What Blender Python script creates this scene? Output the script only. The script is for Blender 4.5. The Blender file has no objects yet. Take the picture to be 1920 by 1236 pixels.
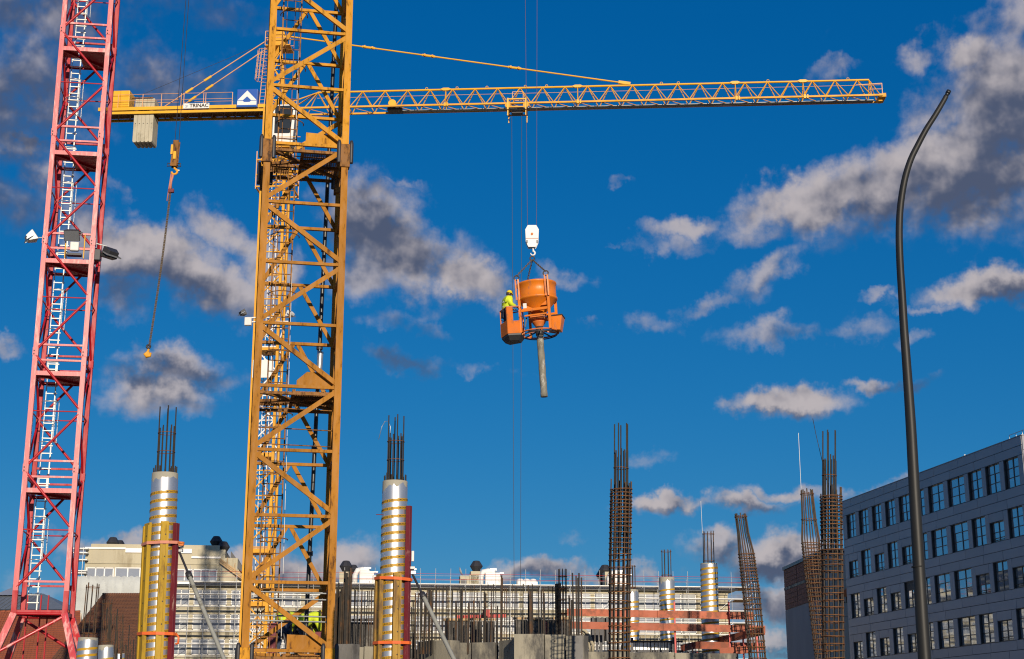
import bpy, bmesh, math, random
from mathutils import Vector, Matrix
random.seed(7)
R = math.radians
C = bpy.context.scene.collection
scene = bpy.context.scene

# ------------------------------------------------------------------ camera
F, PITCH, CAMZ = 2832.0, R(15.06), 1.7
cd = bpy.data.cameras.new('camera'); cam = bpy.data.objects.new('camera', cd); C.objects.link(cam)
cam.location = (0, 0, CAMZ); cam.rotation_euler = (R(90) + PITCH, 0, 0)
cd.sensor_width = 36; cd.lens = 36 * F / 1920; cd.clip_start = .1; cd.clip_end = 9000
scene.camera = cam

def ray(px, py):
    v, h = 618 - py, px - 960
    return Vector((h, F * math.cos(PITCH) - v * math.sin(PITCH), F * math.sin(PITCH) + v * math.cos(PITCH)))
def pt(px, py, Y):
    d = ray(px, py); s = Y / d.y
    return Vector((d.x * s, Y, CAMZ + d.z * s))
def zat(py, Y): return pt(960, py, Y).z
def xat(px, z, Y):                                    # X of a pixel column at a given height and distance
    return (px - 960) / F * (Y * math.cos(PITCH) + (z - CAMZ) * math.sin(PITCH))

# ------------------------------------------------------------------ sun, sky
SUN_AZ, SUN_EL = 13.5, 14.6
S = Vector((math.sin(R(SUN_AZ)) * math.cos(R(SUN_EL)), -math.cos(R(SUN_AZ)) * math.cos(R(SUN_EL)), math.sin(R(SUN_EL))))
ld = bpy.data.lights.new('sun', 'SUN'); ld.energy = 4.4; ld.angle = R(.5); ld.color = (1, .86, .68)
lo = bpy.data.objects.new('sun', ld); C.objects.link(lo); lo.rotation_euler = S.to_track_quat('Z', 'Y').to_euler()
scene.view_settings.view_transform = 'Standard'; scene.view_settings.look = 'None'
scene.view_settings.exposure = 0; scene.view_settings.gamma = 1
scene.view_settings.use_curve_mapping = False
scene.cycles.filter_width = 1.15; scene.cycles.max_bounces = 5; scene.cycles.diffuse_bounces = 2; scene.cycles.glossy_bounces = 3; scene.cycles.transmission_bounces = 2; scene.cycles.caustics_reflective = False; scene.cycles.caustics_refractive = False

W = bpy.data.worlds.new('World'); scene.world = W; W.use_nodes = True
W.cycles.sampling_method = 'MANUAL'; W.cycles.sample_map_resolution = 256
nt = W.node_tree; nt.nodes.clear()
def N(t, **k):
    n = nt.nodes.new(t)
    for a, b in k.items(): setattr(n, a, b)
    return n
def put(n, i, v):
    if isinstance(v, bpy.types.NodeSocket): nt.links.new(v, n.inputs[i])
    else: n.inputs[i].default_value = v
def M(op, a, b=0.0, c=0.0, clamp=False):
    n = N('ShaderNodeMath', operation=op, use_clamp=clamp)
    put(n, 0, a); put(n, 1, b)
    if len(n.inputs) > 2: put(n, 2, c)
    return n.outputs[0]
def SM(v, a, b, lo_=0., hi=1.):
    n = N('ShaderNodeMapRange', interpolation_type='SMOOTHSTEP')
    put(n, 'Value', v); put(n, 'From Min', a); put(n, 'From Max', b); put(n, 'To Min', lo_); put(n, 'To Max', hi)
    return n.outputs[0]
def MIX(f, a, b, mode='MIX'):
    n = N('ShaderNodeMix', data_type='RGBA', blend_type=mode)
    put(n, 0, f)
    for i, v in ((6, a), (7, b)):
        put(n, i, v if isinstance(v, bpy.types.NodeSocket) else (*v, 1))
    return n.outputs[2]
sky = N('ShaderNodeTexSky', sky_type='NISHITA'); sky.sun_disc = False
sky.sun_elevation = R(SUN_EL); sky.sun_rotation = R(180 - SUN_AZ)
sky.altitude = 0; sky.air_density = 1.0; sky.dust_density = .35; sky.ozone_density = 4.0
tc = N('ShaderNodeTexCoord'); sp = N('ShaderNodeSeparateXYZ'); nt.links.new(tc.outputs['Generated'], sp.inputs[0])
az = M('ARCTAN2', sp.outputs[0], sp.outputs[1]); el = M('ARCSINE', sp.outputs[2])
cx_ = N('ShaderNodeCombineXYZ'); put(cx_, 0, az); put(cx_, 1, el)
P0 = cx_.outputs[0]
def noise(vec, scale, detail, rough=.55, dist=0.0):
    n = N('ShaderNodeTexNoise', noise_dimensions='2D'); put(n, 'Vector', vec); put(n, 'Scale', scale); put(n, 'Detail', detail)
    put(n, 'Roughness', rough); put(n, 'Distortion', dist); return n
w1 = noise(P0, 22, 5, .62)
vm = N('ShaderNodeVectorMath', operation='SUBTRACT'); put(vm, 0, w1.outputs['Color']); put(vm, 1, (.5, .5, .5))
vs = N('ShaderNodeVectorMath', operation='SCALE'); put(vs, 0, vm.outputs[0]); put(vs, 'Scale', .038)
va = N('ShaderNodeVectorMath', operation='ADD'); put(va, 0, P0); put(va, 1, vs.outputs[0])
mf = N('ShaderNodeVectorMath', operation='MULTIPLY'); put(mf, 0, va.outputs[0]); put(mf, 1, (1, 1, 0))
PW = mf.outputs[0]
def blob(px, py, rx, ry, rot, w, prev, k):
    d = ray(px, py).normalized()
    a, e = math.atan2(d.x, d.y), math.asin(d.z)
    v = PW
    if prev is not None:                              # chained, so that the shader stack stays small
        ch = N('ShaderNodeVectorMath', operation='MULTIPLY_ADD'); put(ch, 0, prev); put(ch, 1, (1e-7, 1e-7, 0)); put(ch, 2, PW); v = ch.outputs[0]
    m = N('ShaderNodeMapping', vector_type='TEXTURE')
    put(m, 'Vector', v); put(m, 'Location', (a, e, 0)); put(m, 'Rotation', (0, 0, R(rot)))
    put(m, 'Scale', (rx / F * 1.18, ry / F * 1.1, 1))
    ln = N('ShaderNodeVectorMath', operation='LENGTH'); put(ln, 0, m.outputs[0])
    return SM(ln.outputs['Value'], 1.75, .15, 0, w)
def acc(lst):
    cur = None
    for k, b in enumerate(lst):
        v = blob(*b, cur, k)
        cur = v if cur is None else M('MAXIMUM', cur, v)
    return cur
# clouds: x, y, radius x, radius y, tilt, weight
CL = [(270,470,135,58,-8,1.),(360,520,150,50,-18,.95),(225,545,90,45,0,.6),(440,445,95,36,-22,.75),(500,500,70,60,0,.75),(420,590,110,26,0,.42),
 (215,590,60,22,0,.4),(700,425,100,66,-15,1.),(760,480,120,62,-20,.95),(690,510,90,40,0,.7),(870,525,110,38,-12,.98),(930,555,60,30,-15,.7),
 (745,592,75,22,10,.42),(790,612,60,16,-25,.42),(765,690,62,26,-12,.72),(860,690,95,14,-5,.42),(900,700,60,12,0,.4),
 (330,690,80,32,0,.85),(290,735,90,40,0,.85),(340,765,60,22,0,.6),(390,715,60,20,0,.55),
 (70,20,190,62,0,.7),(40,175,130,110,0,.72),(60,290,100,50,-30,.75),(55,265,30,20,-40,.9),(290,130,60,80,30,.6),(330,160,120,60,0,.5),(20,380,80,60,0,.55),(400,30,160,40,0,.42),
 (1830,330,150,95,10,1.),(1920,220,130,170,0,1.),(1690,340,130,60,22,1.),(1560,375,110,48,25,.98),(1470,400,95,42,10,.9),(1500,370,110,30,6,.85),
 (1290,432,75,20,5,.72),(1240,465,90,20,-5,.5),(1150,460,60,7,-5,.42),(1430,440,90,26,0,.6),(1740,95,45,26,0,.62),(1830,105,62,36,15,.85),(1900,40,80,60,30,.65),(1760,215,70,60,35,.7),
 (1585,132,55,16,5,.5),(1440,510,75,24,22,.62),(1340,568,70,18,12,.55),(1400,545,50,26,0,.5),(1840,530,100,30,3,1.),(1900,530,60,30,0,.95),(1745,574,60,10,0,.5),(1650,565,35,9,0,.5),
 (1470,618,105,24,3,.62),(1580,618,80,20,0,.45),(1215,612,58,18,-6,.48),(1125,618,32,11,0,.5),(1700,632,30,12,0,.42),
 (1480,752,95,26,-3,1.),(1390,760,40,20,0,.75),(1630,720,36,17,0,.8),(1700,722,60,14,4,.6),
 (1250,944,78,18,0,.95),(1210,860,50,16,0,.40),(1480,932,80,17,-5,.8),(1405,952,60,20,-8,.85),(1640,925,120,14,8,.6),
 (1465,1040,110,40,0,1.),(1350,1030,60,28,0,.8),(1460,1125,105,32,0,.9),(1450,1190,95,24,0,.75),(1475,1218,40,8,0,.6),
 (230,1026,120,18,0,.75),(440,1035,40,24,0,.95),(550,1085,95,44,0,1.),(640,1060,50,38,10,1.),(1010,1072,80,22,0,.9),(1040,1003,50,16,0,.42),(1140,1080,120,16,0,.75),(1330,1085,90,30,0,.5),
 (20,650,50,18,0,.6),(250,1105,120,30,0,.5),(720,350,52,9,5,.45),(1155,348,24,13,0,.5),(1050,510,40,18,-20,.48),(230,380,60,16,-35,.42),(20,1100,80,30,0,.4)]
# thick, unlit cloud bases
DK = [(300,555,150,44,-8,1.08),(240,530,100,40,0,1.1),(400,585,120,36,-10,.8),(690,450,85,56,-15,1.15),(760,470,70,36,-15,.8),(775,615,66,16,-20,1.),(762,690,60,28,-15,1.4),
 (265,708,60,20,0,1.1),(355,705,70,20,0,1.15),(330,765,80,20,0,.9),(70,20,260,100,0,1.),(30,190,150,100,0,1.05),(30,340,130,50,-20,1.2),(330,170,190,90,0,1.1),(20,400,100,70,0,1.2),(400,30,210,60,0,1.15),
 (1840,370,210,80,8,.98),(1910,260,120,150,0,.9),(1680,400,170,44,14,.95),(1560,430,110,30,14,.7),(1860,190,90,60,20,.8),(1910,552,60,24,0,1.2),(1705,723,55,12,0,1.2),(1440,1064,110,20,0,1.25),(1470,1135,110,30,0,.9),(1475,1218,60,12,0,1.2),
 (1420,968,80,12,-5,.9),(880,590,110,24,-12,.75),(1480,778,110,10,-3,.75),(1250,960,80,10,0,.7),(560,1110,110,34,0,.9),(640,1095,60,26,0,.8),(1000,1090,80,18,0,.8),(1350,1050,60,18,0,.9),(1440,530,60,14,22,.6),(1470,632,110,14,3,.5)]
Df = acc(CL); Sf = acc(DK)
fb = noise(P0, 26, 7, .55, .08).outputs['Fac']
fb2 = noise(P0, 70, 4, .6).outputs['Fac']
gen = noise(P0, 4.0, 6, .55, .3).outputs['Fac']
om = M('MAXIMUM', SM(M('ABSOLUTE', az), .42, .60), SM(el, .52, .66))
gen = M('MULTIPLY', SM(gen, .50, .70), om)
Dall = M('MAXIMUM', Df, gen)
n1 = M('MULTIPLY', M('SUBTRACT', fb, .5), 1.35)
n2 = M('MULTIPLY', M('SUBTRACT', fb2, .5), .45)
nn = M('MULTIPLY', M('ADD', n1, n2), SM(Dall, .0, .22, .45, 1.))
dens = SM(M('ADD', Dall, nn), .16, .86)
dens = M('MULTIPLY', dens, SM(Dall, .15, .95, .45, .97))
off = N('ShaderNodeVectorMath', operation='ADD'); put(off, 0, P0); put(off, 1, (-.003, .006, 0))
fbo = noise(off.outputs[0], 26, 4, .5, .0).outputs['Fac']; fbl = noise(P0, 26, 4, .5, .0).outputs['Fac']
rel = M('MULTIPLY', M('SUBTRACT', fbo, fbl), 2.4)      # sunlit upper left flanks of the puffs
shade = M('ADD', Sf, M('MULTIPLY', M('SUBTRACT', fb, .46), -1.0))
shade = M('ADD', shade, rel)
shade = SM(shade, -.35, 1.15)
shade = M('MAXIMUM', shade, M('MULTIPLY', gen, .4))
BG = .1
ccol = MIX(shade, (5.0, 4.55, 4.65), (.78, .98, 1.62))
hs = N('ShaderNodeHueSaturation'); put(hs, 'Saturation', 1.3); put(hs, 'Value', 1.0); nt.links.new(sky.outputs[0], hs.inputs['Color'])
sr = N('ShaderNodeSeparateColor'); nt.links.new(hs.outputs[0], sr.inputs[0])
cr_ = N('ShaderNodeCombineColor')                     # colour grade of the polarised, deep blue sky
for i, (t_, p_, k_) in enumerate(((.40, 1.05, 7.6), (.80, .66, 4.65), (1.0, .55, 5.9))):
    nt.links.new(M('MULTIPLY', M('POWER', M('MULTIPLY', sr.outputs[i], t_ * BG), p_), k_), cr_.inputs[i])
skyc = cr_.outputs[0]
low = SM(el, .30, -.02)
final = MIX(dens, skyc, ccol)
bg = N('ShaderNodeBackground'); put(bg, 'Strength', BG); nt.links.new(final, bg.inputs[0])
ow = N('ShaderNodeOutputWorld'); nt.links.new(bg.outputs[0], ow.inputs[0])

# ------------------------------------------------------------------ materials
def mat(name, col, rough=.6, metal=0., var=.12, vscale=3., wear=None, wamt=.5, wscale=6., streak=1., bump=0., bscale=40., spec=.5, coat=0., emit=None, rnd=0.):
    m = bpy.data.materials.new(name); m.use_nodes = True
    t = m.node_tree; b = t.nodes['Principled BSDF']; L = t.links.new
    b.inputs['Roughness'].default_value = rough; b.inputs['Metallic'].default_value = metal
    b.inputs['Specular IOR Level'].default_value = spec; b.inputs['Coat Weight'].default_value = coat
    g = t.nodes.new('ShaderNodeNewGeometry')
    mp = t.nodes.new('ShaderNodeMapping'); mp.inputs['Scale'].default_value = (1, 1, streak); L(g.outputs['Position'], mp.inputs[0])
    def nz(s, d=5, r=.6):
        n = t.nodes.new('ShaderNodeTexNoise'); n.inputs['Scale'].default_value = s; n.inputs['Detail'].default_value = d; n.inputs['Roughness'].default_value = r
        L(mp.outputs[0], n.inputs[0]); return n.outputs[0]
    def mr(v, a, bb, c, d):
        n = t.nodes.new('ShaderNodeMapRange'); n.inputs[1].default_value = a; n.inputs[2].default_value = bb
        n.inputs[3].default_value = c; n.inputs[4].default_value = d; L(v, n.inputs[0]); return n.outputs[0]
    hsv = t.nodes.new('ShaderNodeHueSaturation'); hsv.inputs['Color'].default_value = (*col, 1)
    val = mr(nz(vscale), .25, .75, 1 - var, 1 + var)
    if rnd:
        oi = t.nodes.new('ShaderNodeObjectInfo'); mm = t.nodes.new('ShaderNodeMath'); mm.operation = 'MULTIPLY'
        L(val, mm.inputs[0]); L(mr(oi.outputs['Random'], 0, 1, 1 - rnd, 1 + rnd), mm.inputs[1]); val = mm.outputs[0]
    L(val, hsv.inputs['Value'])
    out = hsv.outputs[0]
    if wear:
        mx = t.nodes.new('ShaderNodeMix'); mx.data_type = 'RGBA'
        L(mr(nz(wscale, 8, .7), 1 - wamt - .06, 1 - wamt + .06, 0, 1), mx.inputs[0]); L(out, mx.inputs[6]); mx.inputs[7].default_value = (*wear, 1)
        out = mx.outputs[2]
        L(mr(nz(wscale, 6, .6), .4, .7, rough, min(1, rough + .25)), b.inputs['Roughness'])
    L(out, b.inputs['Base Color'])
    if bump:
        bp = t.nodes.new('ShaderNodeBump'); bp.inputs['Strength'].default_value = bump; bp.inputs['Distance'].default_value = .01
        L(nz(bscale, 6), bp.inputs['Height']); L(bp.outputs[0], b.inputs['Normal'])
    if emit:
        b.inputs['Emission Color'].default_value = (*col, 1); b.inputs['Emission Strength'].default_value = emit
    return m
MT = {
 'yel_near': mat('worn yellow tower paint', (.56, .25, .008), .6, 0, .22, 1.3, (.085, .033, .012), .385, 8, .35, .3, 30, .35),
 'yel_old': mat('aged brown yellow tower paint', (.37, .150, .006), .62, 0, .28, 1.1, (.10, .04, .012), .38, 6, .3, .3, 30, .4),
 'yel_dark': mat('rust stained yellow steel', (.26, .105, .010), .65, 0, .25, 2, (.06, .028, .012), .45, 8, .4, .4, 30),
 'yel_jib': mat('yellow jib paint', (.74, .35, .016), .5, 0, .15, .8, (.16, .06, .02), .3, 3, 1, 0, 30),
 'yel_bright': mat('bright yellow sheet', (.80, .42, .015), .45, 0, .1, 1),
 'salmon': mat('faded railing paint', (.70, .36, .17), .5, 0, .15, 1),
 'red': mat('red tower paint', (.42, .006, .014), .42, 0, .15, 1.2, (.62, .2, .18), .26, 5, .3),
 'red_face': mat('glare paled red chord paint', (.55, .018, .028), .34, 0, .2, .9, (.74, .36, .33), .43, 3.2, .25, .1, 20, 1.0),  # front members: sun glare put into the colour as paler red patches
 'white': mat('white paint', (.80, .79, .76), .5, 0, .06, 2),
 'white_dirty': mat('dirty white enamel', (.74, .72, .68), .45, 0, .1, 2, (.35, .22, .14), .33, 9, .5),
 'ladder': mat('pale grey ladder', (.62, .64, .60), .45, .2, .1, 4),
 'galv': mat('galvanised steel', (.55, .57, .58), .38, .75, .15, 8),
 'darksteel': mat('dark steel', (.045, .045, .05), .5, .3, .2, 5),
 'black': mat('black pipe', (.018, .02, .022), .35, 0, .2, 6),
 'cable': mat('steel cable', (.05, .05, .055), .55, .3, .1, 5),
 'rust_rebar': mat('rebar steel', (.068, .052, .038), .6, .25, .3, 9, (.16, .08, .035), .44, 5, .6),
 'rebar_dark': mat('dark rebar steel', (.045, .040, .034), .6, .3, .3, 9, (.07, .036, .02), .38, 5, .6),
 'hoop': mat('rusty hoop', (.19, .080, .026), .65, .2, .3, 9),
 'concrete': mat('fresh concrete', (.30, .275, .21), .85, 0, .3, 1.2, (.10, .095, .085), .47, 1.1, .4, .7, 14),  # dark blotches hold stains and also shadows painted into the colour
 'concrete_dark': mat('stained concrete', (.17, .165, .155), .85, 0, .35, 1.5, (.09, .085, .08), .48, 1.2, .4, .6, 14),  # darker base, same blotches of stain and painted shadow
 'col_conc': mat('column concrete', (.36, .34, .27), .85, 0, .12, 4, None, 0, 1, 1, .4, 30),
 'foil': mat('silver foil tube', (.62, .63, .66), .38, .80, .05, 5, None, 0, 1, 1, .03, 6),
 'tape': mat('yellow tape', (.50, .28, .01), .5, 0, .1, 8),
 'ink': mat('dark print', (.05, .035, .02), .6, 0, .05, 3),
 'board': mat('yellow shuttering board', (.42, .26, .010), .6, 0, .22, 3, (.20, .12, .03), .40, 5, .3, .3, 40),
 'board_old': mat('worn ochre shuttering board', (.36, .21, .03), .65, 0, .25, 3, (.17, .10, .04), .46, 5, .3, .3, 40),
 'maroon': mat('maroon steel waling', (.15, .012, .02), .5, 0, .2, 2, (.38, .22, .18), .36, 6, .35),
 'strap': mat('orange strap', (.72, .13, .02), .55, 0, .08, 5),
 'strap_pink': mat('faded strap', (.58, .22, .14), .6, 0, .08, 5),
 'orange': mat('orange bucket paint', (.74, .20, .012), .33, 0, .14, 2.5, (.42, .15, .06), .40, 4, .5, .1, 20),
 'orange_matt': mat('matt orange sheet', (.66, .155, .008), .72, 0, .2, 3, (.36, .13, .05), .40, 6, .5, .2, 20),
 'orange_worn': mat('scuffed orange paint', (.62, .17, .03), .5, 0, .2, 4, (.36, .16, .08), .42, 7, .6),
 'hose': mat('concrete crusted hose', (.21, .20, .16), .85, 0, .35, 5, (.45, .44, .40), .42, 4, .5, .6, 20),
 'hivis': mat('high visibility fabric', (.62, .74, .03), .8, 0, .1, 9, None, 0, 1, 1, .4, 25),
 'reflect': mat('reflective band', (.62, .62, .58), .4, .2, .05, 5),
 'navy': mat('navy trousers', (.035, .05, .09), .85, 0, .2, 9),
 'dark_cloth': mat('dark cloth', (.06, .055, .05), .85, 0, .2, 9),
 'skin': mat('skin', (.50, .27, .19), .55, 0, .05, 9),
 'hair': mat('hair', (.05, .03, .02), .7, 0, .1, 9),
 'helmet': mat('yellow helmet', (.82, .62, .02), .3, 0, .03, 9),
 'blue': mat('blue sign face', (.02, .10, .42), .4, 0, .06, 2),
 'cw': mat('counterweight concrete', (.50, .45, .33), .85, 0, .15, 1.5, (.33, .29, .2), .40, 2, .5, .3, 10),
 'plank': mat('red brown guard plank', (.44, .12, .06), .65, 0, .22, 1.5, (.27, .10, .06), .45, 2.5, 1, .2, 20, rnd=.12),
 'redpost': mat('red post', (.55, .03, .02), .45, 0, .1, 4),
 'wood': mat('light timber', (.50, .33, .16), .7, 0, .2, 3, rnd=.1),
 'ply': mat('black formwork ply', (.055, .05, .045), .6, 0, .4, 2, (.22, .20, .17), .43, 4, .5, .3, 20),
 'lamp': mat('anthracite lacquer', (.018, .018, .017), .5, .0, .25, 3, None, 0, 1, .2, .08, 40, .35),
 'clad': mat('grey blue cladding', (.30, .31, .34), .45, .1, .05, .8, rnd=.055),
 'clad_gap': mat('joint backing', (.05, .05, .055), .8, 0, .1, 1),
 'winframe': mat('anthracite window frame', (.035, .04, .045), .4, .2, .05, 3),
 'render': mat('pale render', (.66, .60, .50), .85, 0, .08, .5, (.5, .45, .37), .36, .8, .3, .2, 10),
 'brick': mat('red infill panel', (.20, .075, .05), .8, 0, .2, 4, rnd=.12),
 'greywall': mat('grey rendered wall', (.25, .25, .26), .85, 0, .12, .5, None, 0, 1, .3),
 'cream': mat('cream concrete', (.50, .45, .32), .85, 0, .12, .25, (.34, .29, .19), .40, .35, .25, .2, 10),
 'fascia': mat('metal roof edge', (.56, .55, .54), .4, .3, .06, 1),
 'deck': mat('weathered scaffold deck', (.50, .47, .44), .7, .1, .2, 1, rnd=.25),
 'tube': mat('dull scaffold tube', (.46, .47, .47), .5, .4, .2, 3),
 'chain': mat('rusty chain', (.15, .11, .065), .6, .3, .2, 9),
 'prop': mat('steel prop', (.34, .34, .29), .5, .1, .15, 3, (.2, .19, .15), .4, 6),
 'hoist': mat('brown hoist rope', (.16, .07, .06), .7, 0, .1, 5),
 'sheet': mat('scaffold netting', (.50, .52, .50), .8, 0, .12, .6, (.40, .41, .4), .42, .8, 1),
 'tile': mat('brown roof tile', (.17, .075, .042), .75, 0, .22, 1.5, (.11, .06, .045), .40, 3),
 'tile_red': mat('red roof tile', (.30, .085, .04), .75, 0, .2, 1.5, (.19, .06, .035), .40, 3),
 'zinc': mat('zinc roofing', (.24, .26, .27), .5, .4, .15, 1),
 'orange_print': mat('orange sign print', (.75, .20, .06), .6),
 'ground': mat('site gravel', (.22, .20, .17), .95, 0, .3, .3, (.14, .12, .1), .5, 1.5, 1, .6, 8),
 'asphalt': mat('asphalt', (.055, .055, .057), .9, 0, .2, 2, None, 0, 1, 1, .5, 30),
 'paving': mat('paving', (.30, .29, .27), .9, 0, .15, 2, rnd=.06),
}
def glass(name, col, rough=.04):
    m = mat(name, col, rough, 0., .1, .4, spec=.9, coat=.6); return m
MT['glass_dark'] = mat('mirrored office glass', (.52, .55, .58), .03, .75, .05, .4)
MT['glass_far'] = glass('window glass', (.22, .25, .31), .2)
MT['glass_cab'] = mat('cab glass', (.03, .035, .04), .12, 0, .1, 1)
MT['curtain'] = mat('drawn curtain', (.45, .47, .47), .8)

# ------------------------------------------------------------------ mesh helpers
class MB:
    def __init__(s): s.v = []; s.f = []; s.sm = []
    def add(s, vs, fs, smooth=False, m=None):
        o = len(s.v)
        s.v += [(m @ Vector(v)) if m is not None else Vector(v) for v in vs]
        s.f += [tuple(i + o for i in f) for f in fs]; s.sm += [smooth] * len(fs); return s
    def box(s, c, d, m=None):
        x, y, z = c; a, b, e = d[0] / 2, d[1] / 2, d[2] / 2
        vs = [(x + i * a, y + j * b, z + k * e) for k in (-1, 1) for j in (-1, 1) for i in (-1, 1)]
        return s.add(vs, [(0, 2, 3, 1), (4, 5, 7, 6), (0, 1, 5, 4), (2, 6, 7, 3), (0, 4, 6, 2), (1, 3, 7, 5)], False, m)
    def bar(s, a, b, w, h=None, up=None): return s.box((0, 0, .5), (1, 1, 1), dirmat(a, b, w, h or w, up))
    def rod(s, a, b, r, n=8, r2=None):
        m = dirmat(a, b, 1, 1); L = (Vector(b) - Vector(a)).length; r2 = r if r2 is None else r2
        m = m @ Matrix.Diagonal((1, 1, 1, 1))
        vs = [(r * math.cos(2 * math.pi * i / n), r * math.sin(2 * math.pi * i / n), 0) for i in range(n)] + \
             [(r2 * math.cos(2 * math.pi * i / n), r2 * math.sin(2 * math.pi * i / n), 1) for i in range(n)]
        s.add(vs, [(i, (i + 1) % n, n + (i + 1) % n, n + i) for i in range(n)], True, m)
        s.add(vs[:n], [tuple(range(n - 1, -1, -1))], False, m); s.add(vs[n:], [tuple(range(n))], False, m); return s
    def lathe(s, prof, n=24, m=None, smooth=True, cap=True):
        vs = [(r * math.cos(2 * math.pi * i / n), r * math.sin(2 * math.pi * i / n), z) for r, z in prof for i in range(n)]
        k = len(prof)
        s.add(vs, [(j * n + i, j * n + (i + 1) % n, (j + 1) * n + (i + 1) % n, (j + 1) * n + i) for j in range(k - 1) for i in range(n)], smooth, m)
        if cap:
            s.add(vs[:n], [tuple(range(n - 1, -1, -1))], False, m); s.add(vs[-n:], [tuple(range(n))], False, m)
        return s
    def tube(s, pts, r, n=8, rs=None):
        pts = [Vector(p) for p in pts]; k = len(pts); vs = []
        up = None
        for i, p in enumerate(pts):
            t = (pts[min(i + 1, k - 1)] - pts[max(i - 1, 0)]).normalized()
            if up is None: up = t.orthogonal().normalized()
            up = (up - t * up.dot(t)).normalized(); q = t.cross(up); rr = rs[i] if rs else r
            vs += [p + (up * math.cos(2 * math.pi * j / n) + q * math.sin(2 * math.pi * j / n)) * rr for j in range(n)]
        s.add(vs, [(i * n + j, i * n + (j + 1) % n, (i + 1) * n + (j + 1) % n, (i + 1) * n + j) for i in range(k - 1) for j in range(n)], True)
        s.add(vs[:n], [tuple(range(n - 1, -1, -1))]); s.add(vs[-n:], [tuple(range(n))]); return s
    def ring(s, c, rad, r, n=28, k=6, axis=None, arc=(0, 2 * math.pi), m=None):
        full = abs(arc[1] - arc[0]) > 6.28
        q = [Vector(c) + Vector((rad * math.cos(arc[0] + (arc[1] - arc[0]) * i / n), rad * math.sin(arc[0] + (arc[1] - arc[0]) * i / n), 0)) for i in range(n + 1)]
        if m is not None: q = [m @ p for p in q]
        return s.tube(q, r, k)
    def prism(s, poly, depth, m=None):                 # poly in local XZ, thickness along Y
        n = len(poly); vs = [(x, -depth / 2, z) for x, z in poly] + [(x, depth / 2, z) for x, z in poly]
        return s.add(vs, [tuple(range(n)), tuple(range(2 * n - 1, n - 1, -1))] + [(i, n + i, n + (i + 1) % n, (i + 1) % n) for i in range(n)], False, m)
    def xf(s, m): s.v = [m @ v for v in s.v]; return s
    def build(s, name, m, parent=None, bevel=0., recalc=True):
        c = sum(s.v, Vector()) / max(1, len(s.v))
        me = bpy.data.meshes.new(name); me.from_pydata([v - c for v in s.v], [], s.f)
        me.polygons.foreach_set('use_smooth', s.sm)
        if recalc:
            bm = bmesh.new(); bm.from_mesh(me); bmesh.ops.remove_doubles(bm, verts=bm.verts, dist=1e-5)
            bmesh.ops.recalc_face_normals(bm, faces=bm.faces); bm.to_mesh(me); bm.free()
        me.materials.append(MT[m] if isinstance(m, str) else m); me.update()
        o = bpy.data.objects.new(name, me); C.objects.link(o); place(o, Matrix.Translation(c), parent)
        if bevel:
            b = o.modifiers.new('bevel', 'BEVEL'); b.width = bevel; b.segments = 2; b.limit_method = 'ANGLE'
        return o
def dirmat(a, b, w=1., h=1., up=None):
    a, b = Vector(a), Vector(b); d = b - a; L = d.length; z = d / L
    u = Vector(up) if up is not None else (Vector((0, 1, 0)) if abs(z.y) < .95 else Vector((0, 0, 1)))
    y = (u - z * u.dot(z)).normalized(); x = y.cross(z)
    m = Matrix((( x.x * w, y.x * h, z.x * L, a.x), (x.y * w, y.y * h, z.y * L, a.y), (x.z * w, y.z * h, z.z * L, a.z), (0, 0, 0, 1)))
    return m
WM = {}
def place(o, m, parent):
    WM[o.name] = m
    if parent is not None:
        o.parent = parent; o.matrix_parent_inverse = WM[parent.name].inverted()
    o.matrix_basis = m
_unit = {}
def unit(shape, m):
    k = (shape, m)
    if k not in _unit:
        b = MB()
        if shape == 'box': b.box((0, 0, .5), (1, 1, 1))
        elif shape == 'boxc': b.box((0, 0, 0), (1, 1, 1))
        elif shape == 'rod': b.rod((0, 0, 0), (0, 0, 1), .5, 8)
        elif shape == 'rod5': b.rod((0, 0, 0), (0, 0, 1), .5, 5)
        elif shape == 'angle':
            b.box((0, -.43, .5), (1, .14, 1)); b.box((-.43, .07, .5), (.14, .86, 1))
        me = bpy.data.meshes.new(shape + ' member'); me.from_pydata(b.v, [], b.f); me.polygons.foreach_set('use_smooth', b.sm)
        bm = bmesh.new(); bm.from_mesh(me); bmesh.ops.remove_doubles(bm, verts=bm.verts, dist=1e-5)
        bmesh.ops.recalc_face_normals(bm, faces=bm.faces); bm.to_mesh(me); bm.free()
        if shape.startswith('rod') and hasattr(me, 'set_sharp_from_angle'): me.set_sharp_from_angle(angle=R(50))
        me.materials.append(MT[m]); _unit[k] = me
    return _unit[k]
def mem(name, a, b, w, h=None, m='galv', parent=None, shape='box', up=None):
    o = bpy.data.objects.new(name, unit(shape, m)); C.objects.link(o)
    place(o, dirmat(a, b, w, h or w, up), parent); return o
def bxo(name, c, d, m, parent, rot=None):
    o = bpy.data.objects.new(name, unit('boxc', m)); C.objects.link(o)
    mm = Matrix.Translation(c) @ (rot.to_4x4() if rot is not None else Matrix()) @ Matrix.Diagonal((*d, 1))
    place(o, mm, parent); return o
def tag(o, label=None, cat=None, group=None, kind=None):
    if label: o['label'] = label
    if cat: o['category'] = cat
    if group: o['group'] = group
    if kind: o['kind'] = kind
    return o
def thing(name, label, cat, loc, group=None):
    o = bpy.data.objects.new(name, None); C.objects.link(o); o.empty_display_size = .3
    place(o, Matrix.Translation(Vector(loc)), None); return tag(o, label, cat, group, 'thing')
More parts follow.
